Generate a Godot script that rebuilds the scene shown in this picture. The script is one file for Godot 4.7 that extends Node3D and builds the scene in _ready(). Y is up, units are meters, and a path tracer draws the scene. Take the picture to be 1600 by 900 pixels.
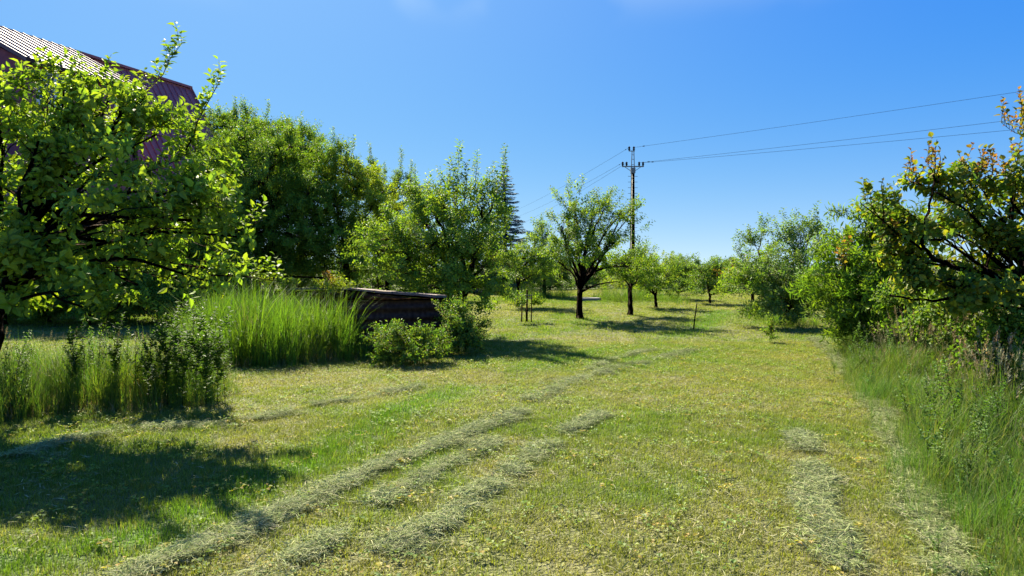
extends Node3D
# An orchard meadow in June: mown lawn, tall grass on both sides, fruit trees, a rusty raised bed,
# a house with a red metal roof and an overhead power line.

const F := 1067.0                       # focal length in pixels of the 1600 x 900 photograph
const EYE := Vector3(0, 1.6, 0)
const PITCH := -1.88
const SUN_AZ := -26.0                   # degrees from straight ahead (negative: towards the house)
const SUN_EL := 43.5
const EXPO := 3.55

var rng := RandomNumberGenerator.new()
var na := FastNoiseLite.new()
var nb := FastNoiseLite.new()
var M := {}
var SP := {}                            # sprig kinds
var taken := {}

# ---------------------------------------------------------------- mesh collector
class MB:
	var v := PackedVector3Array()
	var n := PackedVector3Array()
	var c := PackedColorArray()
	func tri(a: Vector3, b: Vector3, d: Vector3, col: Color) -> void:
		var nn := (d - a).cross(b - a).normalized()
		v.append(a); v.append(b); v.append(d)
		n.append(nn); n.append(nn); n.append(nn)
		c.append(col); c.append(col); c.append(col)
	func quad(a: Vector3, b: Vector3, d: Vector3, e: Vector3, col: Color) -> void:
		tri(a, b, d, col)
		tri(a, d, e, col)
	func box(t: Transform3D, s: Vector3, col: Color) -> void:
		var h := s * 0.5
		var p: Array[Vector3] = []
		for i in 8:
			p.append(t * Vector3(h.x if i & 1 else -h.x, h.y if i & 2 else -h.y, h.z if i & 4 else -h.z))
		for f in [[0, 1, 3, 2], [5, 4, 6, 7], [4, 0, 2, 6], [1, 5, 7, 3], [2, 3, 7, 6], [4, 5, 1, 0]]:
			quad(p[f[3]], p[f[2]], p[f[1]], p[f[0]], col)
	func tube(pts: PackedVector3Array, rad: PackedFloat32Array, sides: int, col: Color, cap := false) -> void:
		var k := pts.size()
		var rings := []
		var nrm := []
		var side := Vector3.RIGHT
		for i in k:
			var d := (pts[mini(i + 1, k - 1)] - pts[maxi(i - 1, 0)]).normalized()
			side = (side - d * side.dot(d))
			if side.length() < 0.05:
				side = d.cross(Vector3.FORWARD)
				if side.length() < 0.05:
					side = d.cross(Vector3.UP)
			side = side.normalized()
			var up := d.cross(side)
			var ring := PackedVector3Array()
			var rn := PackedVector3Array()
			for j in sides:
				var a := TAU * j / sides
				var o := side * cos(a) + up * sin(a)
				ring.append(pts[i] + o * rad[i])
				rn.append(o)
			rings.append(ring); nrm.append(rn)
		for i in k - 1:
			for j in sides:
				var j2 := (j + 1) % sides
				var idx := [[i, j], [i, j2], [i + 1, j2], [i, j], [i + 1, j2], [i + 1, j]]
				for q in idx:
					v.append(rings[q[0]][q[1]]); n.append(nrm[q[0]][q[1]]); c.append(col)
		if cap:
			for j in sides:
				tri(pts[k - 1], rings[k - 1][(j + 1) % sides], rings[k - 1][j], col)
	func mesh() -> ArrayMesh:
		var arr := []
		arr.resize(Mesh.ARRAY_MAX)
		arr[Mesh.ARRAY_VERTEX] = v
		arr[Mesh.ARRAY_NORMAL] = n
		arr[Mesh.ARRAY_COLOR] = c
		var m := ArrayMesh.new()
		m.add_surface_from_arrays(Mesh.PRIMITIVE_TRIANGLES, arr)
		return m

class Sprig:
	var mesh: ArrayMesh
	var leaves: Array[Transform3D] = []
	var twig := PackedVector3Array()
	var kind := 0
	var cols := []

# ---------------------------------------------------------------- small helpers
func rf(a: float, b: float) -> float:
	return rng.randf_range(a, b)

func rdir() -> Vector3:
	var z := rf(-1, 1)
	var a := rf(0, TAU)
	var r := sqrt(1 - z * z)
	return Vector3(r * cos(a), z, r * sin(a))

func height(x: float, z: float) -> float:
	var d := -z
	var g := 0.40 * smoothstep(10.0, 32.0, d) + 0.030 * na.get_noise_2d(x * 26.0, z * 26.0) * smoothstep(0.0, 3.0, d)
	g += 0.06 * smoothstep(0.3, 1.6, x - verge_x(d))
	return g

func verge_x(d: float) -> float:        # the edge of the tall grass: x at distance d
	return 1.2 + 0.30 * d + 0.006 * d * d

func ray(px: float, py: float) -> Vector3:
	return Vector3((px - 800.0) / F, (450.0 - py) / F, -1).rotated(Vector3.RIGHT, deg_to_rad(PITCH)).normalized()

func at(px: float, py: float, d: float) -> Vector3:
	var r := ray(px, py)
	return EYE + r * (d / -r.z)

func gr(px: float, py: float) -> Vector3:   # where the pixel's line meets the ground
	var r := ray(px, py)
	var d := 2.0
	while d < 120.0:
		var p := EYE + r * (d / -r.z)
		if p.y <= height(p.x, p.z):
			return Vector3(p.x, height(p.x, p.z), p.z)
		d += 0.04
	return EYE + r * 60.0

func ground_under(p: Vector3) -> Vector3:
	return Vector3(p.x, height(p.x, p.z), p.z)

func poly(pts: Array) -> PackedVector2Array:
	var o := PackedVector2Array()
	for p in pts:
		var g := gr(p[0], p[1])
		o.append(Vector2(g.x, g.z))
	return o

func numbered(s: String) -> String:
	if not taken.has(s):
		taken[s] = 0
		return s
	taken[s] += 1
	return "%s_%03d" % [s, taken[s]]

func tag(o: Node3D, label: String, category: String, group := "", kind := "") -> void:
	if label: o.set_meta("label", label)
	if category: o.set_meta("category", category)
	if group: o.set_meta("group", group)
	if kind: o.set_meta("kind", kind)

func thing(called: String, where: Vector3, label: String, category: String, group := "") -> Node3D:
	var o := Node3D.new()
	o.name = numbered(called)
	add_child(o)
	o.position = where
	tag(o, label, category, group)
	return o

func part(called: String, mesh: Mesh, mat: Material, parent: Node3D) -> MeshInstance3D:
	var o := MeshInstance3D.new()
	o.name = called
	o.mesh = mesh
	o.material_override = mat
	parent.add_child(o, true)
	return o

func scatter(called: String, mesh: Mesh, mat: Material, tr: Array, col: PackedColorArray, parent: Node3D) -> MultiMeshInstance3D:
	var mm := MultiMesh.new()
	mm.transform_format = MultiMesh.TRANSFORM_3D
	mm.use_colors = true
	mm.mesh = mesh
	mm.instance_count = tr.size()
	for i in tr.size():
		mm.set_instance_transform(i, tr[i])
		mm.set_instance_color(i, col[i])
	var o := MultiMeshInstance3D.new()
	o.name = called
	o.multimesh = mm
	o.material_override = mat
	parent.add_child(o, true)
	return o

func frame_y(p: Vector3, dir: Vector3, roll: float, s: float) -> Transform3D:
	var y := dir.normalized()
	var x := y.cross(Vector3(0.3, 0.2, 0.93))
	if x.length() < 0.05:
		x = y.cross(Vector3.RIGHT)
	x = x.normalized().rotated(y, roll)
	return Transform3D(Basis(x * s, y * s, x.cross(y) * s), p)

func look(a: Vector3, b: Vector3) -> Transform3D:   # box frame with z along a > b, placed at the middle
	var z := (b - a).normalized()
	var x := Vector3.UP.cross(z)
	if x.length() < 0.01:
		x = Vector3.RIGHT
	x = x.normalized()
	return Transform3D(Basis(x, z.cross(x), z), (a + b) * 0.5)

func mat(called: String, rough: float, tint := Color.WHITE) -> StandardMaterial3D:
	var m := StandardMaterial3D.new()
	m.resource_name = called
	m.vertex_color_use_as_albedo = true
	m.albedo_color = tint
	m.roughness = rough
	return m

func noise_tex(freq: float, lo: Color, hi: Color, size := 512, seed_ := 1) -> NoiseTexture2D:
	var n := FastNoiseLite.new()
	n.seed = seed_
	n.frequency = freq
	n.fractal_octaves = 5
	var t := NoiseTexture2D.new()
	t.width = size; t.height = size
	t.seamless = true
	t.noise = n
	var g := Gradient.new()
	g.set_color(0, lo); g.set_color(1, hi)
	t.color_ramp = g
	return t

func materials() -> void:
	var leaf := mat("leaf", 0.55)
	leaf.backlight_enabled = true
	leaf.backlight = Color(0.98, 1.0, 0.62)
	leaf.metallic_specular = 0.36
	M.leaf = leaf
	var grass := mat("grass blade", 0.5)
	grass.backlight_enabled = true
	grass.backlight = Color(0.95, 1.0, 0.6)
	grass.metallic_specular = 0.3
	M.grass = grass
	var hay := mat("cut hay", 0.85)
	hay.metallic_specular = 0.25
	hay.backlight_enabled = true
	hay.backlight = Color(0.5, 0.5, 0.4)
	M.hay = hay
	var needle := mat("needles", 0.55)
	M.needle = needle
	var bark := mat("bark", 0.9)
	bark.albedo_texture = noise_tex(0.02, Color(0.55, 0.55, 0.55), Color(1, 1, 1), 256, 3)
	bark.uv1_triplanar = true
	bark.uv1_scale = Vector3(3, 1.2, 3)
	bark.heightmap_enabled = true
	bark.heightmap_texture = noise_tex(0.04, Color(0, 0, 0), Color(1, 1, 1), 256, 5)
	bark.heightmap_scale = 2.0
	M.bark = bark
	var soil := mat("turf", 0.95)
	soil.albedo_texture = noise_tex(0.03, Color(0.55, 0.55, 0.55), Color(1, 1, 1), 1024, 9)
	soil.uv1_triplanar = true
	soil.uv1_world_triplanar = true
	soil.uv1_scale = Vector3(0.7, 0.7, 0.7)
	soil.heightmap_enabled = true
	soil.heightmap_texture = noise_tex(0.06, Color(0, 0, 0), Color(1, 1, 1), 512, 11)
	soil.heightmap_scale = 4.0
	M.soil = soil
	var rust := mat("rusty steel", 0.95)
	rust.metallic_specular = 0.2
	rust.albedo_texture = noise_tex(0.015, Color(0.45, 0.42, 0.42), Color(1, 1, 1), 512, 21)
	rust.uv1_triplanar = true
	rust.uv1_scale = Vector3(1.3, 1.3, 1.3)
	rust.heightmap_enabled = true
	rust.heightmap_texture = noise_tex(0.05, Color(0, 0, 0), Color(1, 1, 1), 256, 23)
	rust.heightmap_scale = 0.4
	M.rust = rust
	var wood := mat("weathered wood", 0.85)
	wood.albedo_texture = noise_tex(0.02, Color(0.5, 0.5, 0.5), Color(1, 1, 1), 256, 31)
	wood.uv1_triplanar = true
	wood.uv1_scale = Vector3(6, 6, 0.6)
	M.wood = wood
	var roof := mat("painted sheet metal", 0.6)
	roof.metallic_specular = 0.28
	roof.albedo_texture = noise_tex(0.006, Color(0.82, 0.8, 0.8), Color(1, 1, 1), 512, 41)
	roof.uv1_triplanar = true
	roof.uv1_scale = Vector3(0.5, 0.5, 0.5)
	M.roof = roof
	M.plaster = mat("plaster", 0.9)
	M.paint = mat("white paint", 0.5)
	var glass := mat("window glass", 0.06)
	glass.metallic_specular = 0.7
	M.glass = glass
	var conc := mat("grey pole", 0.8)
	conc.albedo_texture = noise_tex(0.02, Color(0.7, 0.7, 0.7), Color(1, 1, 1), 256, 51)
	conc.uv1_triplanar = true
	M.conc = conc
	var steel := mat("galvanised steel", 0.5)
	steel.metallic = 0.4
	M.steel = steel
	var ceram := mat("brown glazed ceramic", 0.2)
	M.ceram = ceram
	var wire := mat("aluminium wire", 0.45)
	wire.metallic = 0.6
	M.wire = wire

# ---------------------------------------------------------------- leaves, sprigs, grasses
func leaf_into(mb: MB, t: Transform3D, kind: int, detail: int, col: Color) -> void:
	# local: y along the leaf, x across, z the upper side; kind 0 ovate, 1 heart-shaped, 2 lance-shaped, 3 small oval
	var ts: Array
	var ws: Array
	if detail >= 2:
		ts = [0.0, 0.28, 0.64, 1.0]
		ws = [[0.0, 0.27, 0.23, 0.0], [0.10, 0.42, 0.33, 0.0], [0.0, 0.12, 0.10, 0.0], [0.0, 0.25, 0.24, 0.0]][kind]
	else:
		ts = [0.0, 0.48, 1.0]
		ws = [[0.0, 0.28, 0.0], [0.08, 0.42, 0.0], [0.0, 0.13, 0.0], [0.0, 0.27, 0.0]][kind]
	var curl: float = [0.22, 0.16, 0.38, 0.12][kind]
	var fold := 0.45
	var k := ts.size()
	for s in [-1.0, 1.0]:
		for i in k - 1:
			var t0: float = ts[i]
			var t1: float = ts[i + 1]
			var w0: float = ws[i]
			var w1: float = ws[i + 1]
			var m0 := t * Vector3(0, t0, -curl * t0 * t0)
			var m1 := t * Vector3(0, t1, -curl * t1 * t1)
			var e0 := t * Vector3(s * w0, t0, -curl * t0 * t0 + fold * w0)
			var e1 := t * Vector3(s * w1, t1, -curl * t1 * t1 + fold * w1)
			if s > 0:
				if w0 > 0.001: mb.tri(m0, e0, m1, col)
				if w1 > 0.001: mb.tri(e0 if w0 > 0.001 else m0, e1, m1, col)
			else:
				if w0 > 0.001: mb.tri(m0, m1, e0, col)
				if w1 > 0.001: mb.tri(e0 if w0 > 0.001 else m0, m1, e1, col)

func make_sprig(kind: int, n: int, twig: float, leaf: float, detail: int, cols: Array, twig_col: Color, spread := 1.0) -> Sprig:
	var s := Sprig.new()
	s.kind = kind
	s.cols = cols
	var mb := MB.new()
	var bend := Vector3(rf(-0.25, 0.25), 0, rf(-0.25, 0.25)) * twig
	var rad := PackedFloat32Array()
	for i in 4:
		var t := i / 3.0
		s.twig.append(Vector3(0, twig * t, 0) + bend * t * t)
		rad.append(lerpf(0.0035, 0.0014, t))
	if detail >= 2:
		mb.tube(s.twig, rad, 3, twig_col)
	var ang := rf(0, TAU)
	for i in n:
		var t := (i + 0.7) / n
		ang += 2.4 + rf(-0.3, 0.3)
		var p := Vector3(0, twig * t, 0) + bend * t * t
		var out := Vector3(cos(ang), 0, sin(ang)) * spread
		var dir := (out * rf(0.7, 1.1) + Vector3.UP * rf(0.2, 0.9) * (0.5 + t) + rdir() * 0.25).normalized()
		var nn := (Vector3.UP + rdir() * 0.45 - out * 0.1)
		nn = (nn - dir * nn.dot(dir)).normalized()
		var L := leaf * rf(0.5, 1.2)
		var x := dir.cross(nn)
		var tf := Transform3D(Basis(x * L, dir * L, nn * L), p + dir * leaf * 0.18)
		s.leaves.append(tf)
		var col: Color = cols[rng.randi() % cols.size()]
		var k := rf(0.9, 1.42)
		leaf_into(mb, tf, kind, detail, Color(col.r * k, col.g * k, col.b * k))
		if detail >= 2:
			mb.tri(p, p + dir * leaf * 0.2 + x * 0.0016, p + dir * leaf * 0.2 - x * 0.0016, col)
	s.mesh = mb.mesh()
	return s

func blade(mb: MB, p: Vector3, az: float, h: float, w: float, bend: float, segs: int, col: Color) -> void:
	var d := Vector3(cos(az), 0, sin(az))
	var side := Vector3(-d.z, 0, d.x)
	var last_l := p - side * w * 0.5
	var last_r := p + side * w * 0.5
	for i in segs:
		var t := (i + 1.0) / segs
		var q := p + Vector3.UP * h * (t - 0.30 * bend * t * t * t) + d * h * bend * t * t
		var ww := w * 0.5 * (1.0 - t * t)
		if i == segs - 1:
			mb.tri(last_l, q, last_r, col)
		else:
			var l := q - side * ww
			var r := q + side * ww
			mb.quad(last_l, l, r, last_r, col)
			last_l = l
			last_r = r

func make_tuft(n: int, h: float, w: float, spread: float, bend: float, segs: int, cols: Array) -> ArrayMesh:
	var mb := MB.new()
	for i in n:
		var a := rf(0, TAU)
		var r := spread * sqrt(rng.randf())
		var col: Color = cols[rng.randi() % cols.size()]
		var k := rf(0.75, 1.25)
		blade(mb, Vector3(cos(a) * r, -0.01, sin(a) * r), a + rf(-1.2, 1.2), h * rf(0.5, 1.1), w * rf(0.7, 1.3), bend * rf(0.2, 1.5), segs, Color(col.r * k, col.g * k, col.b * k))
	return mb.mesh()

func make_seed_tuft(n: int, h: float, spread: float, col: Color, head: Color) -> ArrayMesh:
	# flowering grass: thin stalks that carry a loose panicle
	var mb := MB.new()
	for i in n:
		var a := rf(0, TAU)
		var r := spread * sqrt(rng.randf())
		var p := Vector3(cos(a) * r, -0.01, sin(a) * r)
		var hh := h * rf(0.75, 1.12)
		var lean := Vector3(rf(-1, 1), 0, rf(-1, 1)) * 0.22 * hh
		var pts := PackedVector3Array()
		var rad := PackedFloat32Array()
		for k in 5:
			var t := k / 4.0
			pts.append(p + Vector3.UP * hh * t + lean * t * t)
			rad.append(lerpf(0.0018, 0.0009, t))
		mb.tube(pts, rad, 3, col)
		var top := pts[4]
		var axis := (pts[4] - pts[3]).normalized()
		var k2 := rf(0.8, 1.25)
		var hc := Color(head.r * k2, head.g * k2, head.b * k2)
		var len := rf(0.09, 0.17)
		for k in 22:
			var t := rng.randf()
			var q := top - axis * len * t
			var o := (rdir() + axis * 1.4).normalized() * rf(0.015, 0.04) * (0.4 + t)
			var s := o.cross(axis).normalized() * 0.0022
			mb.tri(q, q + o + s, q + o - s, hc)
			mb.tri(q + o * 0.6 - s * 1.2, q + o * 1.25, q + o * 0.6 + s * 1.2, hc)
	return mb.mesh()

func make_forb(h: float, nl: int, leaf: float, kind: int, cols: Array, stem: Color, branches := 5) -> ArrayMesh:
	# an upright leafy weed with side shoots
	var mb := MB.new()
	var lean := Vector3(rf(-1, 1), 0, rf(-1, 1)) * 0.12 * h
	var stems := []
	var pts := PackedVector3Array()
	var rad := PackedFloat32Array()
	for k in 6:
		var t := k / 5.0
		pts.append(Vector3(0, h * t - 0.01, 0) + lean * t * t)
		rad.append(lerpf(0.0045, 0.0016, t))
	mb.tube(pts, rad, 4, stem)
	stems.append([pts, 1.0])
	for b in branches:
		var t0 := rf(0.25, 0.85)
		var p0 := Vector3(0, h * t0, 0) + lean * t0 * t0
		var a := rf(0, TAU)
		var o := Vector3(cos(a), 0, sin(a))
		var bl := h * rf(0.18, 0.38)
		var bp := PackedVector3Array()
		var br := PackedFloat32Array()
		for k in 4:
			var t := k / 3.0
			bp.append(p0 + o * bl * t * 0.45 + Vector3.UP * bl * (0.5 * t + 0.4 * t * t))
			br.append(lerpf(0.0026, 0.001, t))
		mb.tube(bp, br, 3, stem)
		stems.append([bp, 0.6])
	var ang := 0.0
	for s in stems:
		var sp: PackedVector3Array = s[0]
		var cnt := int(nl * s[1])
		for i in cnt:
			var t := 0.12 + 0.88 * (i + rng.randf()) / cnt
			var f := t * (sp.size() - 1)
			var i0 := mini(int(f), sp.size() - 2)
			var p := sp[i0].lerp(sp[i0 + 1], f - i0)
			ang += 2.4 + rf(-0.4, 0.4)
			var dir := (Vector3(cos(ang), 0, sin(ang)) + Vector3.UP * rf(0.1, 0.9)).normalized()
			var nn := Vector3.UP + rdir() * 0.3
			nn = (nn - dir * nn.dot(dir)).normalized()
			var L := leaf * rf(0.6, 1.2) * (1.15 - 0.5 * t)
			var col: Color = cols[rng.randi() % cols.size()]
			var k := rf(0.8, 1.2)
			leaf_into(mb, Transform3D(Basis(dir.cross(nn) * L, dir * L, nn * L), p), kind, 2, Color(col.r * k, col.g * k, col.b * k))
	return mb.mesh()

func make_clippings(n: int, r: float, hgt: float, cols: Array) -> ArrayMesh:
	# a tangle of cut blades lying on one another
	var mb := MB.new()
	for i in n:
		var a := rf(0, TAU)
		var q := r * sqrt(rng.randf())
		var edge := 1.0 - q / r
		var p := Vector3(cos(a) * q, 0.006 + hgt * edge * rng.randf(), sin(a) * q)
		var az := rf(0, TAU)
		var d := Vector3(cos(az), rf(-0.25, 0.35), sin(az)).normalized()
		var L := rf(0.03, 0.11)
		var side := d.cross(Vector3.UP + rdir() * 0.7).normalized() * rf(0.0009, 0.0021)
		var mid := p + d * L * 0.5 + Vector3.UP * rf(-0.006, 0.014)
		var e := p + d * L
		var col: Color = cols[rng.randi() % cols.size()]
		var k := rf(0.7, 1.25)
		col = Color(col.r * k, col.g * k, col.b * k)
		mb.quad(p - side, p + side, mid + side, mid - side, col)
		mb.tri(mid - side, mid + side, e, col)
	return mb.mesh()

func tint(lo := 0.78, hi := 1.22, hue := 0.1) -> Color:
	var v := rf(lo, hi)
	return Color(v * (1 + rf(-hue, hue)), v, v * (1 + rf(-hue, hue)))

func foliage_kinds() -> void:
	var tw := Color(0.10, 0.07, 0.045)
	var apple := [Color(0.18, 0.28, 0.03), Color(0.22, 0.31, 0.035), Color(0.12, 0.21, 0.035), Color(0.26, 0.34, 0.035)]
	var pear := [Color(0.17, 0.27, 0.03), Color(0.23, 0.31, 0.035), Color(0.11, 0.20, 0.035)]
	var plum := [Color(0.10, 0.19, 0.025), Color(0.15, 0.24, 0.03), Color(0.20, 0.27, 0.03)]
	var lime := [Color(0.24, 0.32, 0.03), Color(0.20, 0.28, 0.03), Color(0.29, 0.33, 0.035)]
	var grey := [Color(0.14, 0.22, 0.05), Color(0.19, 0.26, 0.06), Color(0.10, 0.18, 0.045)]
	var apricot := [Color(0.11, 0.18, 0.025), Color(0.15, 0.22, 0.025), Color(0.23, 0.23, 0.025), Color(0.08, 0.145, 0.025), Color(0.13, 0.20, 0.025)]
	var copper := [Color(0.24, 0.155, 0.035), Color(0.20, 0.17, 0.03), Color(0.26, 0.12, 0.04), Color(0.18, 0.20, 0.03)]
	var peach := [Color(0.14, 0.23, 0.025), Color(0.18, 0.27, 0.03), Color(0.10, 0.18, 0.025)]
	SP.apple = [make_sprig(0, 9, 0.24, 0.098, 2, apple, tw), make_sprig(0, 11, 0.30, 0.092, 2, apple, tw), make_sprig(0, 7, 0.16, 0.105, 2, apple, tw)]
	SP.pear = [make_sprig(0, 12, 0.28, 0.085, 1, pear, tw), make_sprig(0, 10, 0.22, 0.08, 1, pear, tw)]
	SP.plum = [make_sprig(3, 16, 0.32, 0.075, 1, plum, tw), make_sprig(3, 13, 0.25, 0.07, 1, plum, tw)]
	SP.lime = [make_sprig(3, 16, 0.32, 0.075, 1, lime, tw), make_sprig(3, 13, 0.24, 0.07, 1, lime, tw)]
	SP.grey = [make_sprig(0, 13, 0.26, 0.065, 1, grey, tw), make_sprig(0, 11, 0.22, 0.065, 1, grey, tw)]
	SP.apricot = [make_sprig(1, 9, 0.24, 0.074, 2, apricot, Color(0.12, 0.06, 0.04)), make_sprig(1, 8, 0.18, 0.078, 2, apricot, Color(0.12, 0.06, 0.04))]
	SP.copper = [make_sprig(1, 9, 0.24, 0.055, 2, copper, Color(0.16, 0.06, 0.04)), make_sprig(1, 8, 0.2, 0.05, 2, copper, Color(0.16, 0.06, 0.04))]
	SP.peach = [make_sprig(2, 15, 0.30, 0.12, 2, peach, Color(0.12, 0.09, 0.04)), make_sprig(2, 13, 0.26, 0.12, 2, peach, Color(0.12, 0.09, 0.04))]
	SP.bramble = [make_sprig(3, 12, 0.26, 0.06, 2, plum, tw), make_sprig(3, 12, 0.22, 0.055, 2, plum, tw)]
	SP.berry = [make_sprig(3, 12, 0.20, 0.042, 2, [Color(0.10, 0.19, 0.03), Color(0.15, 0.23, 0.04), Color(0.09, 0.17, 0.04)], tw), make_sprig(3, 10, 0.18, 0.04, 2, [Color(0.13, 0.22, 0.03), Color(0.20, 0.27, 0.035), Color(0.29, 0.27, 0.04)], tw)]

# ---------------------------------------------------------------- trees
func curve(a: Vector3, b: Vector3, k: int, sag: Vector3, wob: float) -> PackedVector3Array:
	var o := PackedVector3Array()
	for i in k + 1:
		var t := float(i) / k
		var p := a.lerp(b, t) + sag * 4.0 * t * (1 - t)
		if i > 0 and i < k:
			p += rdir() * wob
		o.append(p)
	return o

func radii(k: int, r0: float, r1: float) -> PackedFloat32Array:
	var o := PackedFloat32Array()
	for i in k + 1:
		o.append(lerpf(r0, r1, pow(float(i) / k, 0.8)))
	return o

func tree(o: Dictionary) -> Node3D:
	# o: name, label, cat, group, d (distance), base [px, py or null], fork [px, py], r (trunk radius), lobes [[px, py, rx, ry, dd, kind]], kind, dens, shoots, bare, stems, droop
	var d: float = o.d
	var base: Vector3
	if o.has("on"):
		base = gr(o.on[0], o.on[1])
		d = -base.z
	else:
		base = ground_under(at(o.base, 450, d))
	var n := thing(o.name, base, o.label, o.get("cat", "tree"), o.get("group", ""))
	var bark: Color = o.get("bark", Color(0.13, 0.105, 0.082))
	var r0: float = o.get("r", 0.08)
	var fork: Vector3 = at(o.fork[0], o.fork[1], d) - base
	var stems: Array = o.get("stems", [])
	var mb := MB.new()
	var k := 7
	var tp := curve(Vector3(0, -0.08, 0), fork, k, Vector3(rf(-0.04, 0.04), 0, rf(-0.04, 0.04)), 0.25 * r0)
	var tr := radii(k, r0, r0 * 0.72)
	tr[0] = r0 * 1.45
	tr[1] = r0 * 1.08
	mb.tube(tp, tr, 10, bark)
	for s in stems:                      # further stems from the ground
		var e: Vector3 = at(s[0], s[1], d + s[2]) - base
		var b0 := Vector3(rf(-0.15, 0.15) + s[3], -0.08, rf(-0.15, 0.15))
		var sm2 := MB.new()
		sm2.tube(curve(b0, e, 6, Vector3(0, 0, 0), 0.03), radii(6, r0 * 0.9, r0 * 0.5), 8, bark)
		part("trunk", sm2.mesh(), M.bark, n)
	part("trunk", mb.mesh(), M.bark, n)
	var tr_by := {}
	var col_by := {}
	var lobes: Array = o.lobes
	var dens: float = o.get("dens", 130.0) * 1.0
	var droop: float = o.get("droop", 0.0)
	var upward: float = o.get("up", 0.25)
	var seed_off := rf(0, 1000)
	var clumps := []                     # centre, half sizes, kind, share of leaves, where its limb starts
	for lb in lobes:
		var dd: float = lb[4]
		var c: Vector3 = at(lb[0], lb[1], d + dd) - base
		var sc: float = (d + dd) / F
		var rx: float = lb[2] * sc
		var ry: float = lb[3] * sc
		var rz: float = minf(maxf(rx, ry), (rx + ry) * 0.55) * o.get("thin", 1.0)
		var kind: String = lb[5] if lb.size() > 5 else o.kind
		if maxf(rx, ry) < 0.75:
			clumps.append([c, Vector3(rx, ry, rz), kind, 1.0, null])
			continue
		clumps.append([c, Vector3(rx, ry, rz) * 0.55, kind, 0.5, null])
		var m := 8
		var a0 := rf(0, TAU)
		for q in m:                      # spread evenly round the lobe
			var yy := 1.0 - 2.0 * (q + 0.5) / m
			var rr := sqrt(1 - yy * yy)
			var dv := Vector3(rr * cos(a0 + q * 2.4), yy, rr * sin(a0 + q * 2.4))
			var k3 := rf(0.36, 0.60)
			clumps.append([c + Vector3(dv.x * rx, dv.y * ry, dv.z * rz) * rf(0.5, 0.82), Vector3(rx * k3, ry * k3 * 0.85, rz * k3), kind, 0.72, c])
	for lb in clumps:
		var c: Vector3 = lb[0]
		var rx: float = lb[1].x
		var ry: float = lb[1].y
		var rz: float = lb[1].z
		var kind: String = lb[2]
		var lm := MB.new()
		# the limb that carries this lobe
		var src := fork
		var t_at := 1.0
		if c.y < fork.y + 0.2 or rng.randf() < 0.4:
			t_at = rf(0.72, 1.0)
			src = tp[int(t_at * k)]
		if stems.size() and rng.randf() < 0.5:
			var s: Array = stems[rng.randi() % stems.size()]
			src = at(s[0], s[1], d + s[2]) - base
		if lb[4] != null:
			src = lb[4]
		var up := 0.12 * (c - src).length()
		var lp := curve(src, c, 6, Vector3(rf(-0.1, 0.1), up * (1.0 if c.y > src.y else 0.7), rf(-0.1, 0.1)), 0.05 * minf(1.0, (c - src).length()))
		var lr0: float = minf(r0 * 0.62, 0.018 + 0.030 * sqrt(rx * ry) * 1.4)
		lm.tube(lp, radii(6, lr0, lr0 * 0.35), 6, bark)
		var N := int(dens * lb[3] * (rx * ry + ry * rz + rz * rx))
		var per: int = o.get("per", 9)
		var nb2 := maxi(3, int(N / float(per)))
		var specs: Array = SP[kind]
		for b in nb2:
			var dirn := rdir()
			if dirn.y < -0.55 and droop == 0.0:
				dirn.y *= -0.5
				dirn = dirn.normalized()
			var rr := (1.0 + 0.7 * na.get_noise_3d(dirn.x * 70 + seed_off + c.x * 90, dirn.y * 70 + c.y * 90, dirn.z * 70)) * rf(0.55, 1.08)
			var e := c + Vector3(dirn.x * rx, dirn.y * ry, dirn.z * rz) * rr
			if (e + base).y < height(e.x + base.x, e.z + base.z) + 0.04:
				continue
			var f := rf(0.45, 1.0)
			var s0 := lp[int(f * 6)]
			var bl := (e - s0).length()
			var bp := curve(s0, e, 4, Vector3(0, bl * rf(0.02, 0.12) * (1 if droop == 0 else 2), 0), bl * 0.05)
			var br := minf(lr0 * 0.5, 0.006 + 0.006 * bl)
			lm.tube(bp, radii(4, br, 0.002), 3, bark)
			for j in per:
				var t := 1.0 - 0.62 * pow(rng.randf(), 1.5) if j > 0 else 1.0
				var ff := t * 4.0
				var i0 := mini(int(ff), 3)
				var p := bp[i0].lerp(bp[i0 + 1], ff - i0)
				var bd := (bp[i0 + 1] - bp[i0]).normalized()
				var sd := (bd * 0.5 + dirn * 0.45 + rdir() * 0.6 + Vector3.UP * (upward - droop)).normalized()
				var vi := rng.randi() % specs.size()
				var key := kind + str(vi)
				if not tr_by.has(key):
					tr_by[key] = []
					col_by[key] = PackedColorArray()
				tr_by[key].append(frame_y(p, sd, rf(0, TAU), rf(0.8, 1.2)))
				col_by[key].append(tint(0.78, 1.22, 0.12))
		part("limb", lm.mesh(), M.bark, n)
	for sh in o.get("shoots", []):       # upright young shoots: [px0, py0, px1, py1, dd, kind]
		var p0: Vector3 = at(sh[0], sh[1], d + sh[4]) - base
		var p1: Vector3 = at(sh[2], sh[3], d + sh[4]) - base
		var sm := MB.new()
		var L := (p1 - p0).length()
		var sp := curve(p0, p1, 5, Vector3(rf(-0.03, 0.03), 0, rf(-0.03, 0.03)), 0.02)
		sm.tube(sp, radii(5, 0.010, 0.003), 4, bark)
		part("shoot", sm.mesh(), M.bark, n)
		var kind: String = sh[5] if sh.size() > 5 else o.kind
		if kind == "":
			continue
		var m := int(L / 0.05) + 3
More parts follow.
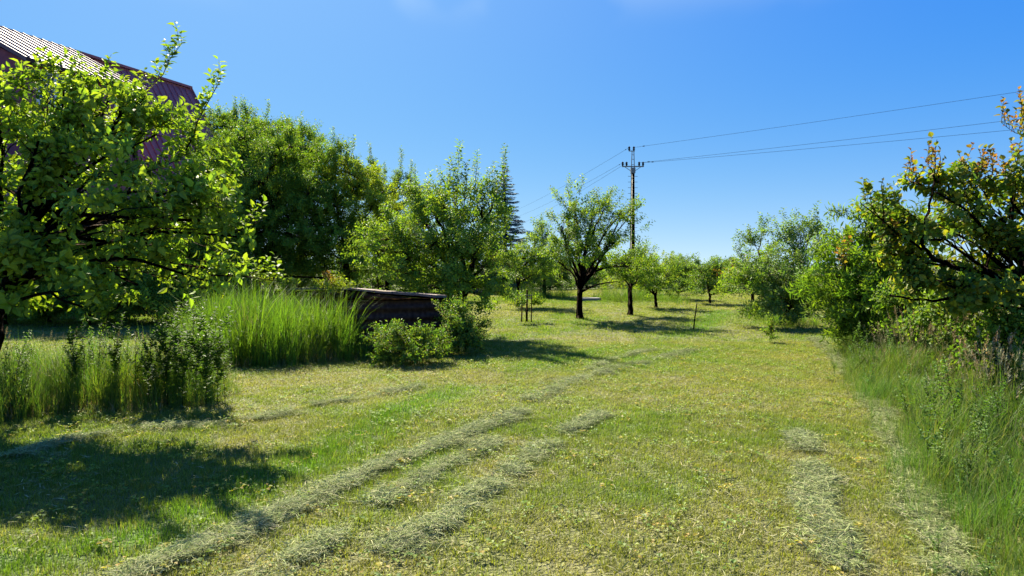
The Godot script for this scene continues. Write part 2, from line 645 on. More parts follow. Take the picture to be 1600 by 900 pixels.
		for j in m:
			var t := float(j) / (m - 1)
			var i0 := mini(int(t * 5), 4)
			var p := sp[i0].lerp(sp[i0 + 1], t * 5 - i0)
			var a := rf(0, TAU)
			var sd := (Vector3(cos(a), 0, sin(a)) * 0.5 * (1.1 - t) + Vector3.UP * 0.8).normalized()
			var key := kind + str(rng.randi() % SP[kind].size())
			if not tr_by.has(key):
				tr_by[key] = []
				col_by[key] = PackedColorArray()
			tr_by[key].append(frame_y(p, sd, rf(0, TAU), rf(0.95, 1.3) * o.get("slim", 1.0)))
			col_by[key].append(tint(0.8, 1.2, 0.1))
	for br in o.get("branches", []):     # boughs traced one by one: [[px, py, dd], ...], radius
		var bm := MB.new()
		var pts := PackedVector3Array()
		for q in br[0]:
			pts.append(at(q[0], q[1], d + q[2]) - base)
		var fine := PackedVector3Array()
		for i in pts.size() - 1:
			for j in 4:
				fine.append(pts[i].lerp(pts[i + 1], j / 4.0) + rdir() * 0.012)
		fine.append(pts[pts.size() - 1])
		bm.tube(fine, radii(fine.size() - 1, br[1], br[1] * 0.4), 7, bark)
		part("limb", bm.mesh(), M.bark, n)
	# the leaves that show largest are parts of their own
	var own: int = o.get("own", 0)
	if own > 0:
		var list := []
		for key in tr_by:
			for i in tr_by[key].size():
				var w: Vector3 = tr_by[key][i].origin + base
				var q := w - EYE
				if q.z < -1.0 and absf(q.x / q.z) < 0.74 and absf(q.y / q.z) < 0.42:
					list.append([q.length(), key, i])
		list.sort_custom(func(a, b): return a[0] < b[0])
		var done := 0
		var drop := {}
		var tm := MB.new()
		var leaf_mesh := {}
		for e in list:
			if done >= own:
				break
			var key: String = e[1]
			var kd := key.substr(0, key.length() - 1)
			var sp: Sprig = SP[kd][int(key.substr(key.length() - 1))]
			var tf: Transform3D = tr_by[key][e[2]]
			drop[key + ":" + str(e[2])] = true
			var tp2 := PackedVector3Array()
			for q in sp.twig:
				tp2.append(tf * q)
			tm.tube(tp2, radii(3, 0.0035, 0.0014), 3, bark)
			for lf in sp.leaves:
				if done >= own:
					break
				var ci := rng.randi() % sp.cols.size()
				var mk := kd + str(ci)
				if not leaf_mesh.has(mk):
					var l := MB.new()
					leaf_into(l, Transform3D(), sp.kind, 2, sp.cols[ci])
					leaf_mesh[mk] = l.mesh()
				var ln := part("leaf", leaf_mesh[mk], M.leaf, n)
				ln.transform = tf * lf
				done += 1
		part("twigs", tm.mesh(), M.bark, n).set_meta("kind", "stuff")
		for key in tr_by:
			var a := []
			var cc := PackedColorArray()
			for i in tr_by[key].size():
				if not drop.has(key + ":" + str(i)):
					a.append(tr_by[key][i])
					cc.append(col_by[key][i])
			tr_by[key] = a
			col_by[key] = cc
	for key in tr_by:
		var kd: String = key.substr(0, key.length() - 1)
		var sp: Sprig = SP[kd][int(key.substr(key.length() - 1))]
		var cr := scatter("crown", sp.mesh, M.leaf, tr_by[key], col_by[key], n)
		cr.set_meta("kind", "stuff")
	return n

func spruce(px: float, top_y: float, d: float, half: float, label: String) -> void:
	var base := ground_under(at(px, 450, d))
	var H := (at(px, top_y, d) - base).y
	var n := thing("spruce_tree", base, label, "tree")
	var mb := MB.new()
	mb.tube(PackedVector3Array([Vector3(0, -0.1, 0), Vector3(0, H * 0.5, 0), Vector3(0, H, 0)]), PackedFloat32Array([0.13, 0.07, 0.008]), 8, Color(0.07, 0.05, 0.04))
	part("trunk", mb.mesh(), M.bark, n)
	# one bough: a stem with needle fans
	var bm := MB.new()
	var gcol := Color(0.035, 0.075, 0.045)
	for i in 26:
		var t := i / 25.0
		var p := Vector3(0, -0.18 * t + 0.22 * t * t, t)
		for s in [-1.0, 1.0]:
			var L := 0.36 * (1.0 - t * 0.75) * rf(0.7, 1.1)
			var e := p + Vector3(s * L, rf(-0.10, 0.0), L * 0.75)
			for j in 5:
				var q := p.lerp(e, j / 5.0)
				var dn := (e - p).normalized()
				var o := dn.cross(Vector3.UP) * 0.045
				var k := rf(0.7, 1.4)
				var c := Color(gcol.r * k, gcol.g * k, gcol.b * k)
				bm.tri(q - o * 0.4 + Vector3(0, 0.01, 0), q + dn * 0.12 + o, q + dn * 0.05, c)
				bm.tri(q + o * 0.4, q + dn * 0.12 - o + Vector3(0, 0.02, 0), q + dn * 0.05, c)
	for j in 26:
		bm.tube(PackedVector3Array([Vector3(0, 0, 0), Vector3(0, -0.07, 0.5), Vector3(0, 0.04, 1)]), PackedFloat32Array([0.012, 0.008, 0.003]), 3, Color(0.07, 0.05, 0.04)) if j == 0 else null
	var tr := []
	var cc := PackedColorArray()
	var y := 0.25
	var hw := half * d / F
	while y < H - 0.1:
		var L := hw * pow(1.0 - y / H, 0.85) * 1.05 + 0.06
		var m := 11
		var a0 := rf(0, TAU)
		for j in m:
			var a := a0 + TAU * j / m + rf(-0.25, 0.25)
			var l2 := L * rf(0.75, 1.15)
			tr.append(Transform3D(Basis(Vector3.UP, a) * Basis(Vector3.RIGHT, rf(-0.1, 0.2)) * Basis.from_scale(Vector3(l2, l2, l2)), Vector3(0, y + rf(-0.06, 0.06), 0)))
			cc.append(tint(0.8, 1.2, 0.08))
		y += lerpf(0.30, 0.16, y / H)
	var cr := scatter("crown", bm.mesh(), M.needle, tr, cc, n)
	cr.set_meta("kind", "stuff")

# ---------------------------------------------------------------- lawn
var lush_lines := []
var dry_spots := []
var hay_rows := []

func seg_dist(p: Vector2, line: PackedVector2Array) -> float:
	var best := 1e9
	for i in line.size() - 1:
		var q := Geometry2D.get_closest_point_to_segment(p, line[i], line[i + 1])
		best = minf(best, p.distance_to(q))
	return best

func lawn_mix(x: float, z: float) -> Vector2:   # (how dry, how lush)
	var p := Vector2(x, z)
	var big := na.get_noise_2d(x * 16.0 + 300, z * 16.0)
	var mid := nb.get_noise_2d(x * 60.0, z * 60.0)
	var dry := clampf(0.42 + 0.75 * big + 0.55 * mid, 0, 1)
	var lush := clampf(0.10 - 0.6 * big + 0.5 * nb.get_noise_2d(x * 40.0 + 900, z * 40.0), 0, 1)
	for l in lush_lines:
		var q := seg_dist(p, l[0])
		var k: float = clampf(1.0 - q / l[1] + 0.5 * mid, 0, 1)
		lush = maxf(lush, k * 0.95)
		dry *= 1.0 - k * 0.85
	for s in dry_spots:
		var k2: float = clampf(1.25 - p.distance_to(s[0]) / s[1] + 0.6 * mid, 0, 1)
		dry = maxf(dry, k2 * 0.95)
		lush *= 1.0 - k2
	return Vector2(dry, lush)

func lawn_color(x: float, z: float) -> Color:
	var m := lawn_mix(x, z)
	var c := Color(0.22, 0.27, 0.045)
	c = c.lerp(Color(0.38, 0.315, 0.115), m.x * 0.60)
	c = c.lerp(Color(0.135, 0.26, 0.032), m.y * 0.9)
	return c

func build_ground() -> void:
	# one sheet: fine near the camera, coarse towards the horizon
	var xs := PackedFloat32Array()
	var zs := PackedFloat32Array()
	var v := -600.0
	for q in [-600.0, -300.0, -150.0, -80.0, -50.0, -35.0, -25.0]:
		xs.append(q)
	v = -18.0
	while v <= 18.0:
		xs.append(v)
		v += 0.2
	for q in [25.0, 35.0, 50.0, 80.0, 150.0, 300.0, 600.0]:
		xs.append(q)
	for q in [60.0, 30.0, 15.0, 6.0]:
		zs.append(q)
	v = 2.0
	while v > -34.0:
		zs.append(v)
		v -= 0.2
	for q in [-36.0, -39.0, -45.0, -55.0, -70.0, -100.0, -160.0, -300.0, -700.0]:
		zs.append(q)
	var st := SurfaceTool.new()
	st.begin(Mesh.PRIMITIVE_TRIANGLES)
	st.set_smooth_group(0)
	for z in zs:
		for x in xs:
			var c := lawn_color(x, z)
			st.set_color(Color(c.r * 0.75, c.g * 0.78, c.b * 0.8))
			st.add_vertex(Vector3(x, height(x, z), z))
	var w := xs.size()
	for j in zs.size() - 1:
		for i in w - 1:
			var a := j * w + i
			for q in [a, a + w, a + 1, a + 1, a + w, a + w + 1]:
				st.add_index(q)
	st.generate_normals()
	var g := part("ground", st.commit(), M.soil, self)
	g.set_meta("kind", "structure")
	g.set_meta("label", "mown meadow ground with dry and green patches")

var no_lawn := []                       # polygons where the lawn tufts stop

func build_lawn() -> void:
	var cols := [Color(1, 1, 1), Color(1.12, 1.0, 0.9), Color(0.8, 0.95, 0.8), Color(1.15, 1.06, 1.0), Color(0.65, 0.75, 0.7)]
	var tufts := [
		[make_tuft(16, 0.058, 0.0040, 0.055, 0.6, 2, cols), 2.5, 7.2, 640.0],
		[make_tuft(20, 0.060, 0.0065, 0.085, 0.7, 2, cols), 7.2, 14.0, 280.0],
		[make_tuft(24, 0.065, 0.011, 0.15, 0.7, 1, cols), 14.0, 34.0, 85.0]]
	var root := thing("grass", Vector3.ZERO, "short mown grass mixed with dry straw on the lawn", "grass")
	root.set_meta("kind", "stuff")
	for b in tufts:
		var tr := []
		var cc := PackedColorArray()
		var d0: float = b[1]
		var d1: float = b[2]
		var area := 0.80 * (d1 * d1 - d0 * d0) + 2.4 * (d1 - d0)
		for i in int(area * b[3]):
			var d := sqrt(lerpf(d0 * d0, d1 * d1, rng.randf()))
			var hw := 0.80 * d + 1.2
			var x := rf(-hw, hw)
			var z := -d
			if x > verge_x(d) + 0.4:
				continue
			var m := lawn_color(x, z)
			var mix := lawn_mix(x, z)
			var k := rf(0.72, 1.28)
			if rng.randf() < 0.12:
				m = m.lerp(Color(0.40, 0.34, 0.18), 0.7)
			var s := rf(0.7, 1.25) * (1.0 + 0.5 * mix.y - 0.25 * mix.x)
			tr.append(Transform3D(Basis(Vector3.UP, rf(0, TAU)) * Basis.from_scale(Vector3(1, s, 1)), Vector3(x, height(x, z), z)))
			cc.append(Color(m.r * k, m.g * k, m.b * k * rf(0.8, 1.2)))
		scatter("turf", b[0], M.grass, tr, cc, root)
	# broad little leaves of clover, plantain and cinquefoil
	var wc := [Color(0.19, 0.29, 0.04), Color(0.25, 0.32, 0.045), Color(0.15, 0.25, 0.045)]
	var yc := [Color(0.34, 0.31, 0.03), Color(0.36, 0.26, 0.05), Color(0.27, 0.30, 0.04)]
	var root2 := thing("weeds", Vector3.ZERO, "small clover and plantain leaves growing through the mown lawn", "weeds")
	root2.set_meta("kind", "stuff")
	for q in [[wc, 5200], [yc, 1500]]:
		var mb := MB.new()
		for i in 7:
			var a := rf(0, TAU)
			var p := Vector3(cos(a), 0, sin(a)) * rf(0.0, 0.05) + Vector3.UP * rf(0.025, 0.05)
			var dir := Vector3(cos(a), rf(-0.1, 0.5), sin(a)).normalized()
			var nn := (Vector3.UP + rdir() * 0.3)
			nn = (nn - dir * nn.dot(dir)).normalized()
			var L := rf(0.018, 0.034)
			leaf_into(mb, Transform3D(Basis(dir.cross(nn) * L, dir * L, nn * L), p), 1, 1, q[0][i % 3])
		var tr := []
		var cc := PackedColorArray()
		for i in q[1]:
			var d := sqrt(lerpf(7.0, 180.0, rng.randf()))
			var x := rf(-0.8 * d, minf(0.8 * d, verge_x(d)))
			if nb.get_noise_2d(x * 45.0 + 50, -d * 45.0) < rf(-0.35, 0.35):
				continue
			tr.append(Transform3D(Basis(Vector3.UP, rf(0, TAU)) * Basis.from_scale(Vector3.ONE * rf(0.7, 1.3)), Vector3(x, height(x, -d), -d)))
			cc.append(tint(0.75, 1.2, 0.1))
		scatter("leaves", mb.mesh(), M.leaf, tr, cc, root2)

func build_hay() -> void:
	var cols := [Color(0.29, 0.33, 0.14), Color(0.24, 0.29, 0.105), Color(0.36, 0.36, 0.19), Color(0.19, 0.25, 0.075)]
	var straw := [Color(0.38, 0.34, 0.19), Color(0.30, 0.30, 0.15), Color(0.25, 0.28, 0.12)]
	var heaps := []
	for t in [0.85, 0.95, 1.05, 1.15]:
		var cc := []
		for c in cols:
			cc.append(Color(c.r * t, c.g * t, c.b * t))
		heaps.append(make_clippings(60, 0.12, 0.032, cc))
	var thin := make_clippings(11, 0.17, 0.010, straw)
	for r in hay_rows:
		var line: PackedVector2Array = r.line
		var o := thing("hay_row", ground_under(Vector3(line[0].x, 0, line[0].y)), r.label, "hay row", "rows of cut hay on the lawn")
		var st := SurfaceTool.new()
		var total := 0.0
		for i in line.size() - 1:
			total += line[i].distance_to(line[i + 1])
		for j in int(total * r.dens):
			var s := rng.randf() * total
			var p := line[0]
			for i in line.size() - 1:
				var L := line[i].distance_to(line[i + 1])
				if s <= L:
					p = line[i].lerp(line[i + 1], s / L)
					break
				s -= L
			if nb.get_noise_2d(p.x * 70.0, p.y * 70.0) + 0.25 * nb.get_noise_2d(p.x * 240.0, p.y * 240.0) < r.gap + rf(-0.12, 0.12):
				continue
			p += Vector2(1.0, 0.5) * 0.07 * na.get_noise_2d(p.x * 90.0 + 33, p.y * 90.0)
			var w: float = r.w * maxf(0.35, 1.0 + 2.4 * na.get_noise_2d(p.x * 170.0 + 90, p.y * 170.0))
			var off: float = rng.randfn(0, 1) * w * 0.45
			p += Vector2(off * 0.9, off * 0.5)
			var k := clampf(1.1 - absf(off) / r.w, 0.25, 1.0) * 0.75
			var lift: float = 0.035 * k * rng.randf()
			var sc := rf(0.55, 1.15)
			st.append_from(heaps[rng.randi() % 4], 0, Transform3D(Basis(Vector3.UP, rf(0, TAU)) * Basis(Vector3.RIGHT, rf(-0.3, 0.3)) * Basis.from_scale(Vector3(sc, k, sc)), Vector3(p.x, height(p.x, p.y) + 0.015 + lift, p.y) - o.position))
		part("clippings", st.commit(), M.hay, o).set_meta("kind", "stuff")
	# loose straws left everywhere
	var loose := thing("straw", Vector3.ZERO, "loose dry straws strewn over the mown lawn", "straw")
	loose.set_meta("kind", "stuff")
	var tr2 := []
	var cc2 := PackedColorArray()
	for i in 3200:
		var d := sqrt(lerpf(7.0, 420.0, rng.randf()))
		var x := rf(-0.8 * d, minf(0.8 * d, verge_x(d) + 0.1))
		var m := lawn_mix(x, -d)
		if rng.randf() > 0.25 + 0.8 * m.x:
			continue
		tr2.append(Transform3D(Basis(Vector3.UP, rf(0, TAU)), Vector3(x, height(x, -d) + 0.028, -d)))
		cc2.append(tint(0.7, 1.2, 0.06))
	scatter("straws", thin, M.hay, tr2, cc2, loose)

func fill(mesh: Mesh, root: Node3D, called: String, polygon: PackedVector2Array, density: float, s0: float, s1: float, cols: Array, material: Material) -> void:
	var lo := polygon[0]
	var hi := polygon[0]
	for p in polygon:
		lo = lo.min(p)
		hi = hi.max(p)
	var tr := []
	var cc := PackedColorArray()
	for i in int((hi.x - lo.x) * (hi.y - lo.y) * density):
		var p := Vector2(rf(lo.x, hi.x), rf(lo.y, hi.y))
		var wob := Vector2(na.get_noise_2d(p.x * 70.0, p.y * 70.0), na.get_noise_2d(p.x * 70.0 + 500, p.y * 70.0)) * 0.28 + Vector2(rf(-0.08, 0.08), rf(-0.08, 0.08))
		if not Geometry2D.is_point_in_polygon(p + wob, polygon):
			continue
		var q := na.get_noise_2d(p.x * 55.0 + 40, p.y * 55.0)
		if q < rf(-0.75, -0.05):
			continue
		var edge := 1e9
		for e in polygon.size():
			var near := Geometry2D.get_closest_point_to_segment(p, polygon[e], polygon[(e + 1) % polygon.size()])
			edge = minf(edge, p.distance_squared_to(near))
		edge = sqrt(edge)
		if rng.randf() > 0.35 + edge * 2.2:
			continue
		var s := rf(s0 * 0.8, s1) * (1.0 + 0.6 * q) * clampf(0.5 + edge * 1.1, 0.5, 1.0)
		var c: Color = cols[rng.randi() % cols.size()]
		var k := rf(0.8, 1.2)
		tr.append(Transform3D(Basis(Vector3.UP, rf(0, TAU)) * Basis(Vector3.RIGHT, rf(-0.1, 0.1)) * Basis.from_scale(Vector3(rf(0.8, 1.2), 1, rf(0.8, 1.2)) * s), Vector3(p.x, height(p.x, p.y), p.y)))
		var hu := 1.0 + 0.28 * nb.get_noise_2d(p.x * 50.0 + 11, p.y * 50.0)
		cc.append(Color(c.r * k * hu, c.g * k, c.b * k))
	scatter(called, mesh, material, tr, cc, root)

func build_tall_grass() -> void:
	var one := [Color(1, 1, 1)]
	var g := [Color(0.10, 0.19, 0.025), Color(0.14, 0.225, 0.03), Color(0.08, 0.16, 0.025), Color(0.18, 0.22, 0.05)]
	var tall := make_tuft(16, 0.80, 0.0065, 0.07, 0.45, 4, g)
	var tall2 := make_tuft(12, 1.0, 0.009, 0.08, 0.5, 4, [Color(0.14, 0.24, 0.028), Color(0.18, 0.27, 0.035), Color(0.10, 0.19, 0.028)])
	var dryt := make_tuft(14, 0.30, 0.005, 0.07, 0.9, 2, [Color(0.42, 0.33, 0.19), Color(0.34, 0.28, 0.14), Color(0.20, 0.22, 0.06)])
	var thinv := make_tuft(18, 0.60, 0.0042, 0.08, 0.5, 3, [Color(0.09, 0.165, 0.028), Color(0.12, 0.195, 0.04), Color(0.15, 0.20, 0.05), Color(0.22, 0.21, 0.09)])
	var seeds := make_seed_tuft(7, 0.92, 0.11, Color(0.20, 0.23, 0.08), Color(0.36, 0.31, 0.19))
	var forb := make_forb(0.75, 26, 0.05, 3, [Color(0.09, 0.18, 0.03), Color(0.12, 0.21, 0.035)], Color(0.12, 0.15, 0.05))
	# under the front apple tree
	var a := thing("tall_grass", Vector3.ZERO, "tall bright green grass standing in the shade of the front apple tree", "grass")
	a.set_meta("kind", "stuff")
	var pa := poly([[-330, 720], [-120, 690], [0, 668], [110, 652], [240, 640], [345, 634], [372, 612], [350, 590], [200, 590], [0, 592], [-300, 600]])
	fill(tall, a, "blades", pa, 230, 0.5, 0.88, one, M.grass)
	fill(dryt, a, "dry_blades", pa, 90, 0.7, 1.2, one, M.grass)
	fill(forb, a, "herbs", pa, 6, 0.7, 1.1, one, M.leaf)
	fill(seeds, a, "seed_heads", pa, 5, 0.6, 0.95, one, M.hay)
	# by the raised bed
	var b := thing("tall_grass", Vector3.ZERO, "broad bladed tall green grass growing in front of the rusty raised bed", "grass")
	b.set_meta("kind", "stuff")
	var pb := poly([[270, 578], [400, 578], [500, 572], [560, 568], [585, 560], [570, 545], [530, 533], [470, 526], [330, 524], [270, 540]])
	fill(tall2, b, "blades", pb, 95, 0.9, 1.28, one, M.grass)
	fill(tall, b, "fine_blades", pb, 60, 0.7, 1.1, one, M.grass)
	fill(forb, b, "herbs", pb, 18, 0.5, 1.05, one, M.leaf)
	fill(dryt, b, "dry_blades", pb, 70, 0.8, 1.5, one, M.grass)
	fill(seeds, b, "seed_heads", pb, 5, 0.7, 1.0, one, M.hay)
	# the verge on the other side of the lawn
	var c := thing("tall_grass", Vector3.ZERO, "tall flowering grass verge with beige seed heads below the apricot tree", "grass")
	c.set_meta("kind", "stuff")
	var pc := PackedVector2Array()
	var d := 2.6
	while d < 17.0:
		pc.append(Vector2(verge_x(d) + 0.12 * na.get_noise_2d(d * 60, 7), -d))
		d += 0.4
	pc.append(Vector2(10.5, -17))
	pc.append(Vector2(8.2, -10.0))
	pc.append(Vector2(6.6, -6.5))
	pc.append(Vector2(5.0, -2.6))
	fill(thinv, c, "blades", pc, 210, 0.42, 0.85, one, M.grass)
	fill(forb, c, "herbs", pc, 14, 0.45, 0.85, one, M.leaf)
	var pd := PackedVector2Array()
	d = 3.4
	while d < 15.0:
		pd.append(Vector2(verge_x(d) + 0.5 + 0.3 * smoothstep(9.0, 4.0, d), -d))
		d += 0.5
	pd.append(Vector2(9.4, -14))
	pd.append(Vector2(7.4, -9.0))
	pd.append(Vector2(6.2, -6.2))
	pd.append(Vector2(4.6, -3.4))
	fill(seeds, c, "seed_heads", pd, 15, 0.7, 1.12, one, M.hay)
	fill(tall, c, "tall_blades", pd, 30, 0.55, 0.85, one, M.grass)
	# rough grass at the far hedge
	var e := thing("rough_grass", Vector3.ZERO, "rough uncut grass along the foot of the far orchard trees", "grass")
	e.set_meta("kind", "stuff")
	var pe := poly([[930, 474], [1000, 472], [1080, 478], [1076, 470], [1000, 462], [930, 464]])
	fill(tall, e, "blades", pe, 40, 0.5, 0.9, one, M.grass)
	fill(seeds, e, "seed_heads", pe, 3, 0.6, 0.9, one, M.hay)
	var pf := poly([[1150, 500], [1200, 512], [1280, 522], [1290, 505], [1220, 495], [1160, 488]])
	fill(tall, e, "shaded_blades", pf, 60, 0.35, 0.6, one, M.grass)
	var pg := poly([[770, 470], [800, 474], [850, 468], [900, 466], [900, 462], [790, 462]])
	fill(tall, e, "fence_blades", pg, 40, 0.5, 0.9, one, M.grass)

# ---------------------------------------------------------------- weeds and bushes that stand alone
func stalk_weeds() -> void:
	var stemc := Color(0.08, 0.11, 0.04)
	var cols := [Color(0.06, 0.13, 0.02), Color(0.09, 0.17, 0.025), Color(0.12, 0.20, 0.025)]
	var kinds := []
	for i in 3:
		kinds.append(make_forb(1.0, 46, 0.075, 2 if i == 1 else 3, cols, stemc, 9))
	var spots := [[232, 640, 0.8], [262, 636, 1.05], [285, 640, 0.9], [306, 632, 1.1], [322, 640, 0.85], [340, 634, 1.0], [352, 630, 0.8], [275, 622, 1.1], [180, 628, 0.95], [120, 632, 0.9], [330, 618, 1.0], [298, 610, 1.1]]
	for s in spots:
		var p := gr(s[0], s[1])
		var o := thing("leafy_weed", p, "dark leafy weed stalk standing at the edge of the tall grass", "weed", "leafy weeds at the edge of the tall grass")
		var m := part("stalk", kinds[rng.randi() % 3], M.leaf, o)
		m.rotation.y = rf(0, TAU)
		m.scale = Vector3.ONE * s[2]

func bush(px: float, py: float, w: float, h: float, kind: String, label: String, dens := 430.0) -> void:
	var g := gr(px, py)
	var d := -g.z
	tree({"name": "bush", "label": label, "cat": "bush", "d": d, "base": px, "fork": [px, py - h * 0.25], "r": 0.018, "kind": kind, "dens": dens, "bark": Color(0.10, 0.08, 0.05),
		"lobes": [[px - w * 0.25, py - h * 0.5, w * 0.3, h * 0.45, 0.0], [px + w * 0.22, py - h * 0.45, w * 0.32, h * 0.42, 0.1], [px, py - h * 0.65, w * 0.3, h * 0.36, -0.1], [px, py - h * 0.25, w * 0.52, h * 0.3, -0.2], [px - w * 0.3, py - h * 0.18, w * 0.28, h * 0.22, -0.1], [px + w * 0.3, py - h * 0.18, w * 0.28, h * 0.22, -0.1]]})

# ---------------------------------------------------------------- house
func house() -> void:
	var u := Vector3(0.34, 0, -0.94).normalized()        # along the ridge, away from the camera
	var v := Vector3(-u.z, 0, u.x)                       # down the visible slope
	v = Vector3(0.94, 0, 0.34).normalized()
	var P1 := Vector3(-14.56, 0, -31.1)                  # far end of the ridge
	var gy := height(-16, -28)
	var RH := 9.6
	var L := 13.5
	var o := thing("house", Vector3(P1.x, gy, P1.z), "house with a steep dark red standing seam metal roof behind the apple tree", "house")
	var red := Color(0.36, 0.125, 0.155)
	var pt := func(s: float, t: float, y: float) -> Vector3:
		return -u * s + v * t + Vector3.UP * (y - gy)    # s back along the ridge, t out from it
	var slope := 1.62
	var half := 3.9
	var eave := RH - slope * half
	# walls with thickness
	var w := MB.new()
	var wc := Color(0.20, 0.13, 0.09)
	for sgn in [-1.0, 1.0]:
		w.box(look(pt.call(0.35, sgn * 3.5, (eave + 0.4) * 0.5), pt.call(L - 0.35, sgn * 3.5, (eave + 0.4) * 0.5)), Vector3(0.25, eave + 1.0, L - 0.7), wc)
	part("wall", w.mesh(), M.plaster, o)
	for e in [0.4, L - 0.4]:
		var gm := MB.new()
		for q in [e - 0.1, e + 0.1]:
			gm.tri(pt.call(q, -3.4, eave - 0.2), pt.call(q, 0, RH - 0.3), pt.call(q, 3.4, eave - 0.2), wc)
			gm.quad(pt.call(q, -3.4, -0.3), pt.call(q, -3.4, eave - 0.2), pt.call(q, 3.4, eave - 0.2), pt.call(q, 3.4, -0.3), wc)
		part("gable_wall", gm.mesh(), M.plaster, o)
	# both roof slopes as slabs, with standing seams
	for sgn in [-1.0, 1.0]:
		var rm := MB.new()
		var nn: Vector3 = (Vector3.UP + v * float(sgn) * slope).normalized()
		var a: Vector3 = pt.call(0, 0, RH)
		var b: Vector3 = pt.call(L, 0, RH)
		var c: Vector3 = pt.call(L, sgn * half, eave)
		var e: Vector3 = pt.call(0, sgn * half, eave)
		var dn: Vector3 = nn * -0.12
		rm.quad(a, b, c, e, red)
		rm.quad(a + dn, e + dn, c + dn, b + dn, red)
		rm.quad(a, e, e + dn, a + dn, red)
		rm.quad(b, b + dn, c + dn, c, red)
		rm.quad(e, c, c + dn, e + dn, red)
		var slab := part("roof", rm.mesh(), M.roof, o)
		if sgn < 0:
			continue
		var sm := MB.new()
		var ln: float = (e - a).length()
		sm.box(Transform3D(), Vector3(0.028, 0.045, ln), red)
		var smesh := sm.mesh()
		var k := 0.02
		while k < L:
			var s := part("seam", smesh, M.roof, slab)
			var t := look(pt.call(k, 0, RH), pt.call(k, sgn * half, eave))
			t.origin += nn * 0.02
			s.transform = t
			k += 0.33
	var rc := MB.new()
	rc.box(look(pt.call(-0.05, 0, RH + 0.03), pt.call(L + 0.05, 0, RH + 0.03)), Vector3(0.26, 0.10, L + 0.1), red)
	part("ridge_cap", rc.mesh(), M.roof, o)
	# far gable trim
	var tm := MB.new()
	tm.box(look(pt.call(-0.06, 0, RH - 0.06), pt.call(-0.06, half, eave - 0.06)), Vector3(0.04, 0.24, sqrt(half * half + (RH - eave) * (RH - eave))), red)
	part("verge_trim", tm.mesh(), M.roof, o)
	# shed dormer
	var ds0 := 5.7
	var ds1 := 9.95
	var out := 3.75
	var dh := RH - 1.8
	var dr := MB.new()
	var pale := Color(0.20, 0.135, 0.15)
	var a2: Vector3 = pt.call(ds0, 0.05, RH + 0.07)
	var b2: Vector3 = pt.call(ds1, 0.05, RH + 0.07)
	var c2: Vector3 = pt.call(ds1, out, dh)
	var e2: Vector3 = pt.call(ds0, out, dh)
	var dd := Vector3.UP * -0.14
	dr.quad(a2, b2, c2, e2, pale)
	dr.quad(a2 + dd, e2 + dd, c2 + dd, b2 + dd, pale)
	dr.quad(b2, b2 + dd, c2 + dd, c2, pale)
	dr.quad(e2, c2, c2 + dd, e2 + dd, Color(0.06, 0.03, 0.03))
	dr.quad(a2, e2, e2 + dd, a2 + dd, pale)
	var droof := part("dormer_roof", dr.mesh(), M.roof, o)
	var dm := MB.new()
	dm.box(Transform3D(), Vector3(0.028, 0.05, (e2 - a2).length()), Color(0.30, 0.20, 0.22))
	var dmesh := dm.mesh()
	var k2 := ds0 + 0.05
	while k2 < ds1:
		var s := part("seam", dmesh, M.roof, droof)
		var t := look(pt.call(k2, 0.05, RH + 0.07), pt.call(k2, out, dh))
		t.origin += Vector3.UP * 0.025
		s.transform = t
		k2 += 0.34
	for q in [ds1 - 0.25, ds0 + 0.25]:       # cheeks and front
		var ck := MB.new()
		for dq in [0.0, 0.1]:
			ck.quad(pt.call(q - dq, 0.2, RH - 0.35), pt.call(q - dq, out - 0.3, dh - 0.06), pt.call(q - dq, out - 0.3, eave), pt.call(q - dq, 0.2, RH - 1.0), red)
		part("dormer_cheek", ck.mesh(), M.roof, o)
	var fr := MB.new()
	fr.box(look(pt.call(ds0 + 0.25, out - 0.32, (dh + eave) * 0.5 - 0.1), pt.call(ds1 - 0.25, out - 0.32, (dh + eave) * 0.5 - 0.1)), Vector3(0.1, dh - eave, ds1 - ds0 - 0.5), red)
	part("dormer_front", fr.mesh(), M.roof, o)
	for q in [8.9, 6.2]:
		var wf := MB.new()
		var wy := dh - 0.75
		for e3 in [[-0.55, 0.07], [0.55, 0.07], [0.0, 0.05]]:
			wf.box(look(pt.call(q + e3[0] - 0.035, out - 0.25, wy), pt.call(q + e3[0] + 0.035, out - 0.25, wy)), Vector3(0.08, 1.0, 0.07), Color(0.75, 0.73, 0.68))
		for yy in [-0.5, 0.5]:
			wf.box(look(pt.call(q - 0.6, out - 0.245, wy + yy), pt.call(q + 0.6, out - 0.245, wy + yy)), Vector3(0.085, 0.07, 1.2), Color(0.75, 0.73, 0.68))
		var wn := part("window", wf.mesh(), M.paint, o)
		var gp := MB.new()
		gp.box(look(pt.call(q - 0.5, out - 0.265, wy), pt.call(q + 0.5, out - 0.265, wy)), Vector3(0.02, 0.94, 1.04), Color(0.02, 0.03, 0.04))
		part("pane", gp.mesh(), M.glass, wn)

